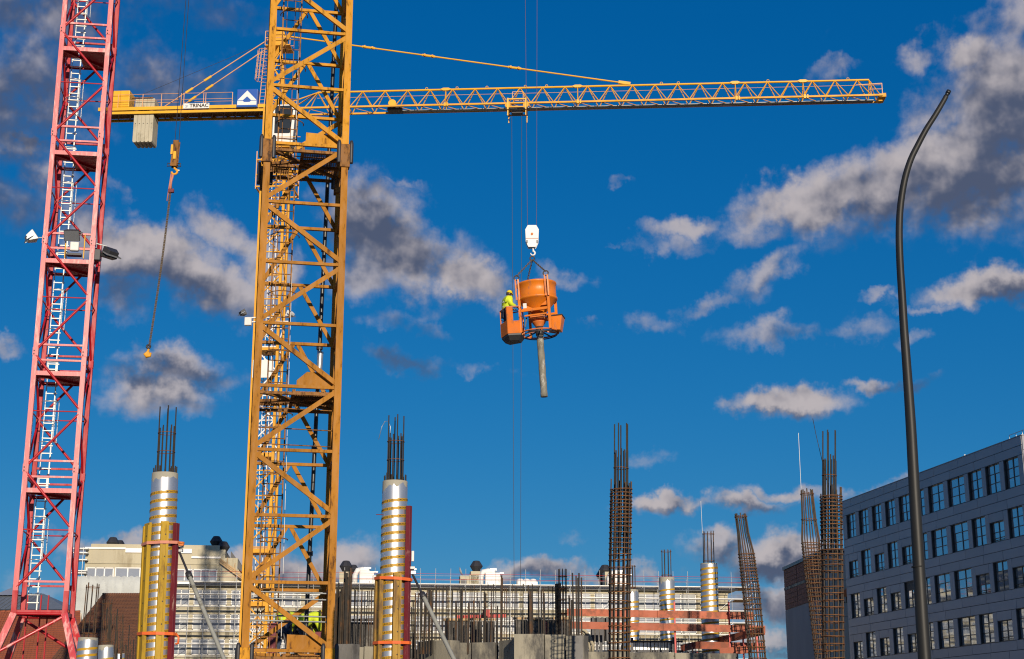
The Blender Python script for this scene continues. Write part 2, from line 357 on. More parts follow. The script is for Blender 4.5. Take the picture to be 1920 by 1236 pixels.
def text_mb(s, size, thick=.0, bold=0.):
    cu = bpy.data.curves.new('text', 'FONT'); cu.body = s; cu.size = size; cu.extrude = thick; cu.offset = bold; cu.align_x = 'CENTER'; cu.align_y = 'CENTER'
    cu.resolution_u = 3
    o = bpy.data.objects.new('text', cu); C.objects.link(o)
    dg = bpy.context.evaluated_depsgraph_get(); me = bpy.data.meshes.new_from_object(o.evaluated_get(dg))
    b = MB(); b.add([v.co for v in me.vertices], [tuple(p.vertices) for p in me.polygons])
    bpy.data.objects.remove(o); bpy.data.meshes.remove(me); return b
UPR = Matrix(((1, 0, 0, 0), (0, 0, -1, 0), (0, 1, 0, 0), (0, 0, 0, 1)))   # XY plane text -> XZ plane facing -Y
def frame(cx, cy, a, z=0):
    return Matrix.Translation((cx, cy, z)) @ Matrix.Rotation(a, 4, 'Z')

# ------------------------------------------------------------------ ground
g = MB(); g.add([(-4000, -400, 0), (4000, -400, 0), (4000, 6000, 0), (-4000, 6000, 0)], [(0, 1, 2, 3)])
tag(g.build('ground', 'ground'), kind='structure')
g = MB(); g.box((0, 8, .004 - .05), (400, 9, .1)); tag(g.build('road', 'asphalt'), kind='structure')
g = MB(); g.box((0, 14.2, .06), (400, 3.2, .12)); tag(g.build('pavement', 'paving'), kind='structure')

# ------------------------------------------------------------------ near yellow tower
def near_tower():
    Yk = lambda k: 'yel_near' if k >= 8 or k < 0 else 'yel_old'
    Yf, w = 36.0, 1.96; a = R(10.8)
    fm = Vector((xat(562, zat(612, Yf), Yf), Yf, 0))
    Lm = Matrix.Translation(fm) @ Matrix.Rotation(a, 4, 'Z') @ Matrix.Translation((0, w / 2, 0))
    L = lambda x, y, z: Lm @ Vector((x, y, z))
    T = thing('tower_crane', 'nearest crane tower of worn dark yellow square lattice, rising out of the picture', 'crane', L(0, 0, 0), 'yellow crane towers')
    h = w / 2; z0, dz = 3.62, 1.58; K0, K1 = -2, 13
    zk = lambda k: z0 + dz * k
    side = L(0, 1, 0) - L(0, 0, 0); xr = L(1, 0, 0) - L(0, 0, 0)
    for (sx, sy) in ((-1, -1), (1, -1), (-1, 1), (1, 1)):
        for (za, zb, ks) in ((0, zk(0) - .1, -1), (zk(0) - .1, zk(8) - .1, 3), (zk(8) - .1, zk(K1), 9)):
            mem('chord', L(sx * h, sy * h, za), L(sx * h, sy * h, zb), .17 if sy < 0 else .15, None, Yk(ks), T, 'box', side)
        for k in (0, 8):                                   # pinned joint sleeves
            zz = zk(k)
            c = MB(); c.box((0, 0, 0), (.25, .25, .62)); c.xf(Matrix.Translation(L(sx * h, sy * h, zz - .25)) @ Matrix.Rotation(a, 4, 'Z'))
            sl = c.build('joint_sleeve', 'yel_near' if k == 0 else 'yel_dark', T, .012)
            for q in (-1, 1):
                p = L(sx * h + q * .155, sy * h - .09, zz - .45)
                b = MB(); b.lathe([(.05, 0), (.055, .02), (.055, .5), (.05, .56), (.03, .62)], 10, Matrix.Translation(p)); b.build('joint_bolt', 'darksteel', sl)
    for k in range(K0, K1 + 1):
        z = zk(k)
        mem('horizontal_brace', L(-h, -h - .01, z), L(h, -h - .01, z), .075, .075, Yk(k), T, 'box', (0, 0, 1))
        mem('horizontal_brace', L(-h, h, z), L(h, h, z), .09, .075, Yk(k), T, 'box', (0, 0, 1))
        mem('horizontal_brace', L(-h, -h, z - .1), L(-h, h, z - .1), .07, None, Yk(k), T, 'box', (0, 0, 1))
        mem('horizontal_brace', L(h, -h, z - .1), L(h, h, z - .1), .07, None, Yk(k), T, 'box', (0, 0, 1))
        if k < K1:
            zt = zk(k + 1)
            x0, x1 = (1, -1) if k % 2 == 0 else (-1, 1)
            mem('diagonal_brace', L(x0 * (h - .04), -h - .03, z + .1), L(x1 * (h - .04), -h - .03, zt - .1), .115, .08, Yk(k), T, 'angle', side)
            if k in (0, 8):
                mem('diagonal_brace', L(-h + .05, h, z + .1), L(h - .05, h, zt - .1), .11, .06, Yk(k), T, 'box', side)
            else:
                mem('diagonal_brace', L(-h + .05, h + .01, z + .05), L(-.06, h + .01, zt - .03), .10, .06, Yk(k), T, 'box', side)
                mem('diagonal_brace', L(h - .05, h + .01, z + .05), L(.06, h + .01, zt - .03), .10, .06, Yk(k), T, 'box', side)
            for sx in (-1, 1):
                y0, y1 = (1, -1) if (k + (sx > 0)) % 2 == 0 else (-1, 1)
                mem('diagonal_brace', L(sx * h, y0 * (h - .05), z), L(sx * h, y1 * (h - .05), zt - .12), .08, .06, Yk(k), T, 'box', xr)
    for k in (0, 4, 8, 12):                                 # resting platforms
        z = zk(k)
        p = MB(); ch = .22
        if k == 4: poly = [(-.02, .03), (h - .12, .03), (h - .12, .16), (h - .36, .40), (.22, .40), (-.02, .18)]
        else: poly = [(-.02, .03), (h - .1, .03), (h - .1, .10), (h - .38, .36), (-.02, .38)]
        p.prism(poly, .02); p.xf(Lm @ Matrix.Translation((0, -h + .09, z)))
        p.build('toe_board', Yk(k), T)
        g = MB()
        for i in range(17): g.box((-.05 + i * .058, 0, 0), (.014, w - .2, .035))
        for i in range(24): g.box((.42, -h + .12 + i * .074, .002), (.98, .012, .02))
        g.xf(Lm @ Matrix.Translation((0, 0, z - .1))); tag(g.build('grating_floor', 'yel_dark', T), kind='stuff')
        g = MB()
        for i in range(9): g.box((-h + .12 + i * .06, .62, 0), (.014, .6, .035))
        for i in range(9): g.box((-h + .36, .34 + i * .07, .002), (.5, .012, .02))
        g.xf(Lm @ Matrix.Translation((0, 0, z - .1))); tag(g.build('grating_floor', 'yel_dark', T), kind='stuff')
        for (p0, p1) in (((-h, -h, -.14), (h, h, -.14)), ((-.08, -h, -.1), (-.08, h, -.1)), ((-h, .25, -.13), (h, .25, -.13)), ((-h, -h + .02, -.17), (h, -h + .02, -.17)), ((-h, h, -.2), (h, h, -.2)), ((-h, .1, -.16), (h, -.5, -.16))):
            mem('platform_beam', L(p0[0], p0[1], z + p0[2]), L(p1[0], p1[1], z + p1[2]), .08, .07, 'yel_dark', T, 'box', (0, 0, 1))
    for z in (9.45, 8.95, 8.55, 16.05, 5.0, 4.85, 4.45, 4.33):
        mem('tie_rod', L(-h, -h + .25, z), L(h, -h + .3, z - .02), .028 if z > 6 else .04, None, 'yel_dark' if z > 6 else 'zinc', T, 'rod')
    # ladder with hoops
    lx, ly = -.46, .12
    for q in (-.24, .24): mem('ladder_rail', L(lx + q, ly, 0), L(lx + q, ly, 25), .035, None, 'yel_dark', T, 'box', side)
    i = 0; z = .3
    while z < 24.8:
        mem('ladder_rung', L(lx - .24, ly, z), L(lx + .24, ly, z), .026, None, 'yel_dark', T, 'rod'); z += .285
    for z in [zk(4) - 3.6 + i * 1.56 for i in range(0, 13)]:
        r = MB(); r.ring((0, 0, 0), .36, .014, 16, 5, arc=(math.pi * .95, math.pi * 2.05)); r.xf(Lm @ Matrix.Translation((lx + .05, ly, z))); r.build('ladder_hoop', 'yel_dark', T)
    for an in (1.6, 2.6):
        q = math.pi + an * .62
        mem('hoop_strip', L(lx + .05 + .36 * math.cos(q), ly + .36 * math.sin(q), 2.4), L(lx + .05 + .36 * math.cos(q), ly + .36 * math.sin(q), 22), .016, None, 'yel_dark', T, 'box')
    mem('power_cable', L(-.05, h - .15, .5), L(-.28, h - .15, 24), .014, None, 'white', T, 'rod')
    # concrete delivery pipe behind the rear face
    p0, p1 = pt(631, 0, 38.5), pt(575, 1150, 38.5); d = (p1 - p0).normalized()
    mem('delivery_pipe', p0 - d * 3, p1 + d * 2.9, .11, None, 'black', T, 'rod')
    for i in range(10):
        c = p0 + d * (1.2 + i * 2.7 - 2)
        mem('pipe_coupling', c, c + d * .12, .17, None, 'darksteel', T, 'rod')
    mem('pipe_coupling', pt(598, 700, 38.45), pt(601, 660, 38.45), .16, None, 'galv', T, 'rod')
    b = MB(); b.box((0, 0, .2), (3.4, 3.4, .4)); b.xf(Lm); b.build('foundation_block', 'concrete', T)
near_tower()

# ------------------------------------------------------------------ red tower
def floodlight(c, yaw, tilt, s, body, parent):
    m = Matrix.Translation(c) @ Matrix.Rotation(yaw, 4, 'Z') @ Matrix.Rotation(tilt, 4, 'X')
    b = MB(); w, h, d = .62 * s, .46 * s, .34 * s     # tapered housing, open side along -Y
    vs = [(-w / 2, -d / 2, -h / 2), (w / 2, -d / 2, -h / 2), (w / 2, -d / 2, h / 2), (-w / 2, -d / 2, h / 2),
          (-w * .36, d / 2, -h * .2), (w * .36, d / 2, -h * .2), (w * .36, d / 2, h * .34), (-w * .36, d / 2, h * .34)]
    b.add(vs, [(0, 1, 2, 3), (4, 7, 6, 5), (0, 4, 5, 1), (1, 5, 6, 2), (2, 6, 7, 3), (3, 7, 4, 0)], False, m)
    f = b.build('floodlight', body, parent, .01 * s)
    g = MB(); g.box((0, -d / 2 - .012 * s, 0), (w * .92, .02, h * .9), m); g.build('lens', 'glass_dark', f)
    k = MB()
    for q in (-1, 1): k.box((q * w * .54, d * .25, 0), (.03 * s, .3 * s, .05 * s), m)
    k.box((0, d * .7, 0), (w * 1.1, .03 * s, .05 * s), m); k.build('bracket', 'galv', f)
    return f
def red_tower():
    Yf, w = 63.0, 2.04; a = R(8.0)
    fm = Vector((xat(118, zat(600, Yf), Yf), Yf, 0))
    Lm = Matrix.Translation(fm) @ Matrix.Rotation(a, 4, 'Z') @ Matrix.Translation((0, w / 2, 0))
    L = lambda x, y, z: Lm @ Vector((x, y, z))
    T = thing('tower_crane', 'red crane tower with corner posts paled by glare, white ladder and floodlights, at the left', 'crane', L(0, 0, 0))
    h = w / 2; side = L(0, 1, 0) - L(0, 0, 0); xr = L(1, 0, 0) - L(0, 0, 0)
    J = [zat(y, Yf) for y in (60, 262, 452, 664, 880, 1108)]      # section joints
    step = (J[0] - J[5]) / 5; zb = J[5]
    joints = [zb + step * i for i in range(0, 8)]
    zl = zb - .95
    for (sx, sy) in ((-1, -1), (1, -1), (-1, 1), (1, 1)):
        for i in range(7):
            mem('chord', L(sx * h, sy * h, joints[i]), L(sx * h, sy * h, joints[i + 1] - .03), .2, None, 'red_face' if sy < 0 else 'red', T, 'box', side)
            c = MB(); c.box((0, 0, 0), (.235, .235, .34)); c.box((0, 0, -.42), (.05, .24, .28)); c.xf(Lm @ Matrix.Translation((sx * h, sy * h, joints[i + 1] + .05)))
            jp = c.build('joint_plate', 'red_face' if sy < 0 else 'red', T)
            b = MB()
            for q in (-.06, .08): b.rod((sx * h - .05, sy * h - .14 * (1 if sy < 0 else -1), joints[i + 1] + q), (sx * h - .05, sy * h - .12 * (1 if sy < 0 else -1) - .04, joints[i + 1] + q), .028, 8)
            b.xf(Lm); b.build('bolt', 'darksteel', jp)
        mem('chord', L(sx * h, sy * h, zl), L(sx * h, sy * h, joints[0]), .21, None, 'red', T, 'box', side)
        mem('splayed_leg', L(sx * (h + .62 * zl / 2.0), sy * (h + .62 * zl / 2.0), 0), L(sx * h, sy * h, zl), .26, None, 'red_face', T, 'box', side)
    for i in range(7):
        zt, z = joints[i + 1], joints[i]
        zm = (zt + z) / 2
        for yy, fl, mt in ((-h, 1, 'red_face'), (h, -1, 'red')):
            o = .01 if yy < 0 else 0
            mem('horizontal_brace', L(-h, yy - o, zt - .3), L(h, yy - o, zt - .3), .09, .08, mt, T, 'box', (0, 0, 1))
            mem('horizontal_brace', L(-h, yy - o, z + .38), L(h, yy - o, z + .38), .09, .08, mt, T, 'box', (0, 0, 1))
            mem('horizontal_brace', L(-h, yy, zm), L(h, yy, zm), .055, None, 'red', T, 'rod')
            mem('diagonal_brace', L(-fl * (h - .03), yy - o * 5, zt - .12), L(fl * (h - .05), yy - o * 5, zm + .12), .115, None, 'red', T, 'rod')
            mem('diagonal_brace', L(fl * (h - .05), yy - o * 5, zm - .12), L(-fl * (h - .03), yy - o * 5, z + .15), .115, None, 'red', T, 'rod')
        for xx, fl in ((-h, 1), (h, -1)):
            mem('horizontal_brace', L(xx, -h, zt - .3), L(xx, h, zt - .3), .08, None, 'red', T, 'box', (0, 0, 1))
            mem('horizontal_brace', L(xx, -h, zm), L(xx, h, zm), .055, None, 'red', T, 'rod')
            mem('diagonal_brace', L(xx, -fl * (h - .03), zt - .12), L(xx, fl * (h - .05), zm + .12), .105, None, 'red', T, 'rod')
            mem('diagonal_brace', L(xx, fl * (h - .05), zm - .12), L(xx, -fl * (h - .03), z + .15), .105, None, 'red', T, 'rod')
    for i in range(0, 8):
        zp = joints[i] - .9
        b = MB(); b.box((.36, 0, 0), (w - .74, w - .05, .03)); b.box((-.66, -.55, 0), (.66, .86, .03)); b.box((-.66, .92, 0), (.66, .14, .03))
        b.xf(Lm @ Matrix.Translation((0, 0, zp))); b.build('platform_deck', 'red', T)
        b = MB(); b.box((0, -h - .02, .02), (w - .18, .06, .19)); b.xf(Lm @ Matrix.Translation((0, 0, zp))); b.build('platform_edge', 'red_face' if i else 'red', T)
        b = MB(); b.box((0, h, .02), (w, .05, .15)); b.box((-h, 0, .02), (.05, w, .15)); b.box((h, 0, .02), (.05, w, .15)); b.xf(Lm @ Matrix.Translation((0, 0, zp))); b.build('platform_rim', 'red', T)
        b = MB(); b.bar((-h, -h, -.06), (h, h, -.06), .08); b.xf(Lm @ Matrix.Translation((0, 0, zp))); b.build('platform_brace', 'red', T)
    # ladders, one flight per section, with hoops
    for i in range(0, 7):
        z1, z2 = joints[i] - .9, joints[i + 1] - .9; lx, ly = -.52 + .05 * (i % 2), .42
        col = 'ladder'
        lo = z1 + .1
        for q, cw_, cm in ((-.22, .035, 'tube'), (.16, .05, col)): mem('ladder_rail', L(lx + q, ly, lo), L(lx + q, ly, z2 + .95), cw_, .04, cm, T, 'box', side)
        z = lo + .1
        while z < z2 + .9:
            mem('ladder_rung', L(lx - .24, ly - .03, z), L(lx + .24, ly - .03, z), .042, None, col, T, 'box', (0, 0, 1)); z += .33
        for z in (z1 + 2.3, z1 + 3.2, z1 + 4.1):
            r = MB(); r.ring((lx, ly, z), .37, .018, 14, 5, arc=(math.pi * 1.0, math.pi * 2.0)); r.xf(Lm); r.build('ladder_hoop', 'galv', T)
        for q in (1.75, 1.98):
            mem('hoop_strip', L(lx + .37 * math.cos(math.pi * q), ly + .37 * math.sin(math.pi * q), z1 + 2.3), L(lx + .37 * math.cos(math.pi * q), ly + .37 * math.sin(math.pi * q), z1 + 4.1), .03, None, 'galv', T, 'box')
    # base: big horizontals and diagonals between the splayed legs
    f = lambda z: h + .62 * (zl - z) / 2.0
    mem('horizontal_brace', L(-h, -h - .02, zl + .02), L(h, -h - .02, zl + .02), .13, None, 'red', T, 'rod')
    mem('horizontal_brace', L(-h, h, zl + .02), L(h, h, zl + .02), .13, None, 'red', T, 'rod')
    mem('diagonal_brace', L(h, -h, zl - .05), L(-f(zl - 1.6), -f(zl - 1.6), zl - 1.6), .13, None, 'red_face', T, 'rod')
    mem('diagonal_brace', L(-h, h, zl - .05), L(f(zl - 1.6), f(zl - 1.6), zl - 1.6), .13, None, 'red', T, 'rod')
    mem('diagonal_brace', L(-f(zl - 1.75), -f(zl - 1.75), zl - 1.75), L(f(.2), -f(.2), .2), .13, None, 'red', T, 'rod')
    for z in (3.9, 3.3, 2.7, 2.1): mem('ladder_rung', L(-.75, .4, z), L(-.2, .4, z), .05, None, 'red', T, 'box')
    for q in (-.75, -.2, .1): mem('ladder_rail', L(q, .4, 1.6), L(q, .4, zl + .9), .05, None, 'red', T, 'box')
    # flood lights near the joint at y=455
    zf = zat(455, Yf)
    lt = floodlight(L(-h - .62, -h, zat(449, Yf)), R(115), R(-38), 1.05, 'ladder', T)
    mem('lamp_arm', L(-h, -h - .1, zf + .15), L(-h - .5, -h, zf + .15), .05, None, 'ladder', T, 'rod')
    floodlight(L(h + .75, -h + .3, zat(470, Yf)), R(-125), R(-30), 1.15, 'darksteel', T)
    mem('lamp_arm', L(h, -h + .2, zf + .1), L(h + .55, -h + .3, zf), .05, None, 'ladder', T, 'rod')
    floodlight(L(.18, -h - .35, zat(444, Yf)), R(4), R(38), 1.1, 'darksteel', T)
    b = MB(); b.box((.28, -h - .22, zat(465, Yf)), (.38, .22, .42)); b.xf(Lm); b.build('ballast_box', 'white_dirty', T, .05)
    b = MB(); b.box((.28, -h - .1, zat(479, Yf)), (.62, .3, .1)); b.xf(Lm); b.build('ballast_tray', 'darksteel', T, .01)
    for q in (-.12, .68): mem('lamp_post', L(q, -h - .15, zf - .75), L(q, -h - .15, zf + .35), .05, None, 'yel_bright', T, 'rod')
    b = MB(); b.box((h + .22, -h + .1, zf - .5), (.26, .3, .5)); b.xf(Lm); b.build('junction_box', 'darksteel', T, .02)
    b = MB(); b.box((0, 0, .15), (7, 7, .3)); b.xf(Lm); b.build('foundation_block', 'concrete', T)
red_tower()

# ------------------------------------------------------------------ far crane with the jib
def jib_crane():
    A = pt(520, 201.3, 105); zb = A.z
    r0 = ray(1640, 176); s = (zb - CAMZ) / r0.z; B = Vector((r0.x * s, r0.y * s, zb))
    a = math.atan2(B.y - A.y, B.x - A.x)
    # frame: x along the jib, y away from camera, origin on the tower axis at jib bottom level
    cxp = xat(501.5, zat(600, 105), 105)
    org = Vector((cxp, 105 + .9, 0)); d = Vector((math.cos(a), math.sin(a)))
    Lm = Matrix.Translation((org.x, org.y, 0)) @ Matrix.Rotation(a, 4, 'Z')
    L = lambda x, y, z: Lm @ Vector((x, y, z))
    inv = Lm.inverted()
    def X(px, z, y=-.65):                             # local x along the jib at pixel column px, height z
        r = ray(px, 200); o = inv @ Vector((0, 0, CAMZ)); t = (inv.to_3x3() @ Vector((r.x, r.y, 0)))
        # solve with true perspective by bisection on projected column
        lo_, hi = -60., 80.
        for _ in range(50):
            md = (lo_ + hi) / 2; p = L(md, y, z)
            pc = 960 + F * p.x / (p.y * math.cos(PITCH) + (z - CAMZ) * math.sin(PITCH))
            if pc < px: lo_ = md
            else: hi = md
        return (lo_ + hi) / 2
    T = thing('tower_crane', 'far yellow crane with a long horizontal jib, white cab, blue sign and concrete counterweights', 'crane', L(0, 0, 0), 'yellow crane towers')
    side = L(0, 1, 0) - L(0, 0, 0); xr = L(1, 0, 0) - L(0, 0, 0)
    h = .86; nb = 26; bay = (zb - .6) / nb
    zw0, zw1 = zat(870, 105), zat(615, 105)
    for (sx, sy) in ((-1, -1), (1, -1), (-1, 1), (1, 1)):
        mem('chord', L(sx * h, sy * h, 0), L(sx * h, sy * h, zb), .19, None, 'yel_jib', T, 'box', side)
    for k in range(nb):
        z, zt = k * bay, (k + 1) * bay; wh = zw0 < z + .5 < zw1
        m_ = 'white' if wh else 'yel_jib'
        x0 = h if k % 2 else -h
        mem('diagonal_brace', L(x0, -h, z), L(-x0, -h, zt), .085, None, m_, T, 'box', side)
        mem('diagonal_brace', L(-x0, h, z), L(x0, h, zt), .085, None, m_, T, 'box', side)
        mem('diagonal_brace', L(-h, -x0, z), L(-h, x0, zt), .085, None, m_, T, 'box', xr)
        mem('diagonal_brace', L(h, x0, z), L(h, -x0, zt), .085, None, m_, T, 'box', xr)
        mem('horizontal_brace', L(-h, -h, zt), L(h, -h, zt), .08, None, m_, T, 'box', side)
        mem('horizontal_brace', L(-h, h, zt), L(h, h, zt), .08, None, m_, T, 'box', side)
        for q in (.25, .75):
            mem('ladder_rung', L(-.25, 0, z + q * bay), L(.25, 0, z + q * bay), .04, None, m_, T, 'box')
    for q in (-.25, .25): mem('ladder_rail', L(q, 0, 0), L(q, 0, zb), .05, None, 'white', T, 'box')
    for py in (655, 855, 1035, 1135): 
        z = zat(py, 105); b = MB(); b.box((0, 0, 0), (1.6, 1.7, .06)); b.box((0, -h, .1), (1.75, .06, .3)); b.xf(Lm @ Matrix.Translation((0, 0, z)))
        b.build('platform_deck', 'yel_jib', T)
    b = MB(); b.box((0, -h - .12, 0), (1.5, .04, 1.3)); b.xf(Lm @ Matrix.Translation((-.1, 0, zat(692, 105)))); b.build('white_panel', 'white', T)
    # small service platform and climbing frame under the cab
    for py in (302, 330, 352):
        z = zat(py, 105); r = MB()
        for (p, q) in (((-1.2, -1.2), (1.5, -1.2)), ((1.5, -1.2), (1.5, 1.2)), ((1.5, 1.2), (-1.2, 1.2)), ((-1.2, 1.2), (-1.2, -1.2))):
            r.bar((*p, z), (*q, z), .1)
        r.xf(Lm); r.build('collar_frame', 'yel_jib', T)
    for x, y in ((-1.2, -1.2), (1.5, -1.2), (-1.2, 1.2), (1.5, 1.2)): mem('guard_post', L(x, y, zat(356, 105)), L(x, y, zat(286, 105)), .07, None, 'salmon', T)
    for z in (zat(596, 105), zat(604, 105)): mem('lamp_arm', L(-1.5, -1, z), L(1.6, -1, z), .07, None, 'white', T)
    floodlight(L(-1.75, -1.1, zat(588, 105)), R(120), R(-30), 1.0, 'darksteel', T)
    floodlight(L(1.75, -1.1, zat(592, 105)), R(-120), R(-30), 1.0, 'white_dirty', T)
    b = MB(); b.box((-1.3, -1.1, zat(604, 105)), (.5, .3, .6)); b.xf(Lm); b.build('ballast_box', 'white_dirty', T, .04)
    # slewing ring
    b = MB(); b.lathe([(.9, -.9), (1.15, -.6), (1.15, -.35), (1.0, -.3), (1.0, .05)], 24, L(0, 0, 0).to_4d() and Lm @ Matrix.Translation((0, 0, zb))); b.build('slewing_ring', 'yel_jib', T)
    # jib
    zt = zb + (pt(900, 165, 105).z - pt(900, 200, 105).z)
    xs = X(560, zb); xe = X(1655, zb); n = 27
    y0, y1 = -.65, .65
    px_ap = [596 + (1628 - 596) * i / 24.5 for i in range(25)]
    ap = [X(p, zt, 0) for p in px_ap]; step = ap[1] - ap[0]
    top_end = ap[-1] + step * .5; 
    mem('top_chord', L(ap[0], 0, zt), L(top_end, 0, zt), .16, None, 'yel_bright', T, 'rod')
    for y in (y0, y1): mem('bottom_chord', L(0, y, zb), L(xe, y, zb), .13, None, 'yel_jib', T, 'box', (0, 0, 1))
    for i, x in enumerate(ap):
        for y in (y0, y1):
            mem('diagonal_brace', L(x, 0, zt), L(x - step / 2, y, zb), .075, None, 'yel_jib', T, 'rod')
            mem('diagonal_brace', L(x, 0, zt), L(x + step / 2, y, zb), .075, None, 'yel_jib', T, 'rod')
        mem('bottom_lacing', L(x - step / 2, y0, zb), L(x + step / 2, y1, zb) if i % 2 else L(x - step / 2, y1, zb), .06, None, 'yel_jib', T, 'rod')
        mem('bottom_lacing', L(x - step / 2, y0, zb), L(x + step / 2, y1, zb), .05, None, 'yel_jib', T, 'rod')
    x = top_end
    for y in (y0, y1):
        mem('diagonal_brace', L(x, 0, zt), L(ap[-1] + step / 2, y, zb), .075, None, 'yel_jib', T, 'rod')
        mem('diagonal_brace', L(x, 0, zt), L(xe - .2, y, zb + .05), .075, None, 'yel_jib', T, 'rod')
    for y in (y0, y1): mem('diagonal_brace', L(ap[0], 0, zt), L(.5, y, zb + .3), .1, None, 'yel_jib', T, 'rod')
    mem('guide_cable', L(ap[0], -.2, zt - .55), L(xe, -.2, zt - .55 + .05), .035, None, 'salmon', T, 'rod')
    mem('catwalk', L(ap[3] + .8, .35, zb - .02), L(xe - .5, .35, zb - .02), .4, .05, 'zinc', T, 'box', (0, 0, 1))
    for px in (836, 1083, 1378, 1505):
        x = X(px, zt, 0); b = MB(); b.prism([(-.42, 0), (-.2, .1), (.2, .1), (.42, 0), (.2, -.12), (-.2, -.12)], .2); b.xf(Lm @ Matrix.Translation((x, 0, zt + .02))); b.build('chord_joint', 'yel_bright', T)
        for y in (y0, y1): mem('vertical_brace', L(x, 0, zt), L(x, y, zb), .07, None, 'yel_jib', T, 'rod')
        b = MB(); b.box((x, y0, zb), (.16, .2, .3)); b.box((x + .2, y0, zb), (.1, .2, .3)); b.xf(Lm); b.build('chord_joint', 'yel_bright', T)
    for px in (800, 857, 913, 985, 1025, 1240, 1272, 1440, 1590):
        x = X(px, zt, 0); b = MB(); b.ring((0, 0, 0), .09, .025, 12, 5); b.xf(Lm @ Matrix.Translation((x, 0, zt + .12)) @ Matrix.Rotation(R(90), 4, 'X')); b.build('lifting_eye', 'yel_bright', T)
    x = xe; b = MB(); b.box((x, 0, zb + .02), (.5, 1.2, .28)); b.box((x + .2, 0, zb + .15), (.25, .7, .3)); b.box((x - .1, 0, zb - .2), (.3, .5, .2)); b.xf(Lm); b.build('jib_nose', 'yel_jib', T, .03)
    mem('nose_rail', L(xe, -.6, zb), L(xe, -.6, zb + .95), .05, None, 'salmon', T); mem('nose_rail', L(xe, -.6, zb + .95), L(xe - 1.9, -.6, zb + .85), .05, None, 'salmon', T)
    mem('nose_rail', L(xe, -.6, zb + .5), L(xe - 1.0, -.6, zb + .5), .04, None, 'salmon', T)
    x = X(735, zb); b = MB(); b.lathe([(.28, -.1), (.3, -.08), (.3, .08), (.28, .1)], 20, Lm @ Matrix.Translation((x, y0 + .1, zb + .25)) @ Matrix.Rotation(R(90), 4, 'X')); b.build('rope_sheave', 'yel_bright', T)
    b = MB(); b.box((x + .15, .1, zb + .02), (1.1, .9, .35)); b.xf(Lm); b.build('trolley_winch', 'darksteel', T, .03)
    # tie bars to the tower head
    hp = L(X(530, zat(58, 105), 0), 0, zat(57, 105)); jp = L(X(1182, zt, 0), 0, zt + .12)
    mem('tie_bar', hp, jp, .12, None, 'yel_bright', T, 'rod')
    for px in (688, 802, 965):
        x = X(px, zb, 0); q = (x - (inv @ hp).x) / ((inv @ jp).x - (inv @ hp).x); c = hp.lerp(jp, q); dd = (jp - hp).normalized()
        mem('tie_lug', c - dd * .5, c + dd * .5, .2, .16, 'yel_bright', T, 'rod')
        for e in (-.3, .3):
            b = MB(); b.rod(c + dd * e + Vector((0, -.14, 0)), c + dd * e + Vector((0, .14, 0)), .09, 10); b.build('tie_pin', 'yel_jib', T)
    mem('tie_lug', jp - (jp - hp).normalized() * .9, jp, .22, None, 'yel_bright', T)
    for (p_, q_, y, lg) in (((505, 66), (305, 192), -.5, ((388, 135), (355, 155))), ((508, 72), (322, 192), .5, ((393, 145), (362, 165)))):
        p0 = L(X(p_[0], zat(p_[1], 105), 0), y * .5, zat(p_[1], 105)); p1 = L(X(q_[0], zat(q_[1], 105), y), y, zb + .35)
        mem('back_tie', p0, p1, .085, None, 'salmon', T, 'rod')
        for (lx, ly_) in lg:
            x = X(lx, zb + 2, y); q = ((inv @ p0).x - x) / ((inv @ p0).x - (inv @ p1).x); c = p0.lerp(p1, q); dd = (p1 - p0).normalized()
            mem('tie_lug', c - dd * .32, c + dd * .32, .2, .14, 'yel_bright', T, 'rod')
    mem('guide_cable', hp, L(X(240, zb, 0), 0, zat(172, 105)), .03, None, 'cable', T, 'rod')
    # tower head
    zh = zat(62, 105); xc = X(518, zb, 0)
    hx = (inv @ hp).x - .3
    for (x, y) in ((-.8, -.6), (.5, -.6), (-.8, .6), (.5, .6)):
        mem('head_leg', L(x, y, zb), L(hx + x * .25, y * .3, zh), .13, None, 'yel_jib', T, 'box', side)
    for k in range(5):
        t, t2 = k / 5, (k + 1) / 5
        P = lambda x, y, t: L((1 - t) * x + t * (hx + x * .25), y * (1 - .7 * t), zb + (zh - zb) * t)
        for y in (-.6, .6):
            a0, b0 = (-.8, .5) if k % 2 else (.5, -.8)
            mem('head_brace', P(a0, y, t), P(b0, y, t2), .07, None, 'yel_jib', T, 'box', side)
            mem('head_brace', P(-.8, y, t2), P(.5, y, t2), .07, None, 'yel_jib', T, 'box', side)
    b = MB(); b.lathe([(.36, -.12), (.38, -.1), (.38, .1), (.36, .12)], 18, Lm @ Matrix.Translation((hx + .15, -.2, zh + .2)) @ Matrix.Rotation(R(90), 4, 'X')); b.build('head_sheave', 'yel_jib', T)
    b = MB(); b.box((hx + .2, 0, zh - .35), (.9, .8, .7)); b.xf(Lm); b.build('head_plate', 'yel_jib', T, .04)
    b = MB(); b.box((hx + .1, 0, zh - .9), (1.9, 1.5, .07)); b.xf(Lm); b.build('head_platform', 'yel_jib', T)
    for x in (-.85, 1.05):
        for y in (-.75, .75): mem('guard_post', L(hx + x, y, zh - .9), L(hx + x, y, zh + .25), .05, None, 'salmon', T)
    for z in (zh + .25, zh - .3):
        for y in (-.75, .75): mem('guard_rail', L(hx - .85, y, z), L(hx + 1.05, y, z), .045, None, 'salmon', T)
        mem('guard_rail', L(hx - .85, -.75, z), L(hx - .85, .75, z), .045, None, 'salmon', T)
    # caged ladder leaning on the head
    la, lb = Vector((-1.15, -.75, zb)), Vector((hx - .7, -.5, zh - .9))
    for q in (-.2, .2): mem('ladder_rail', L(la.x + q, la.y, la.z), L(lb.x + q, lb.y, lb.z), .05, None, 'salmon', T)
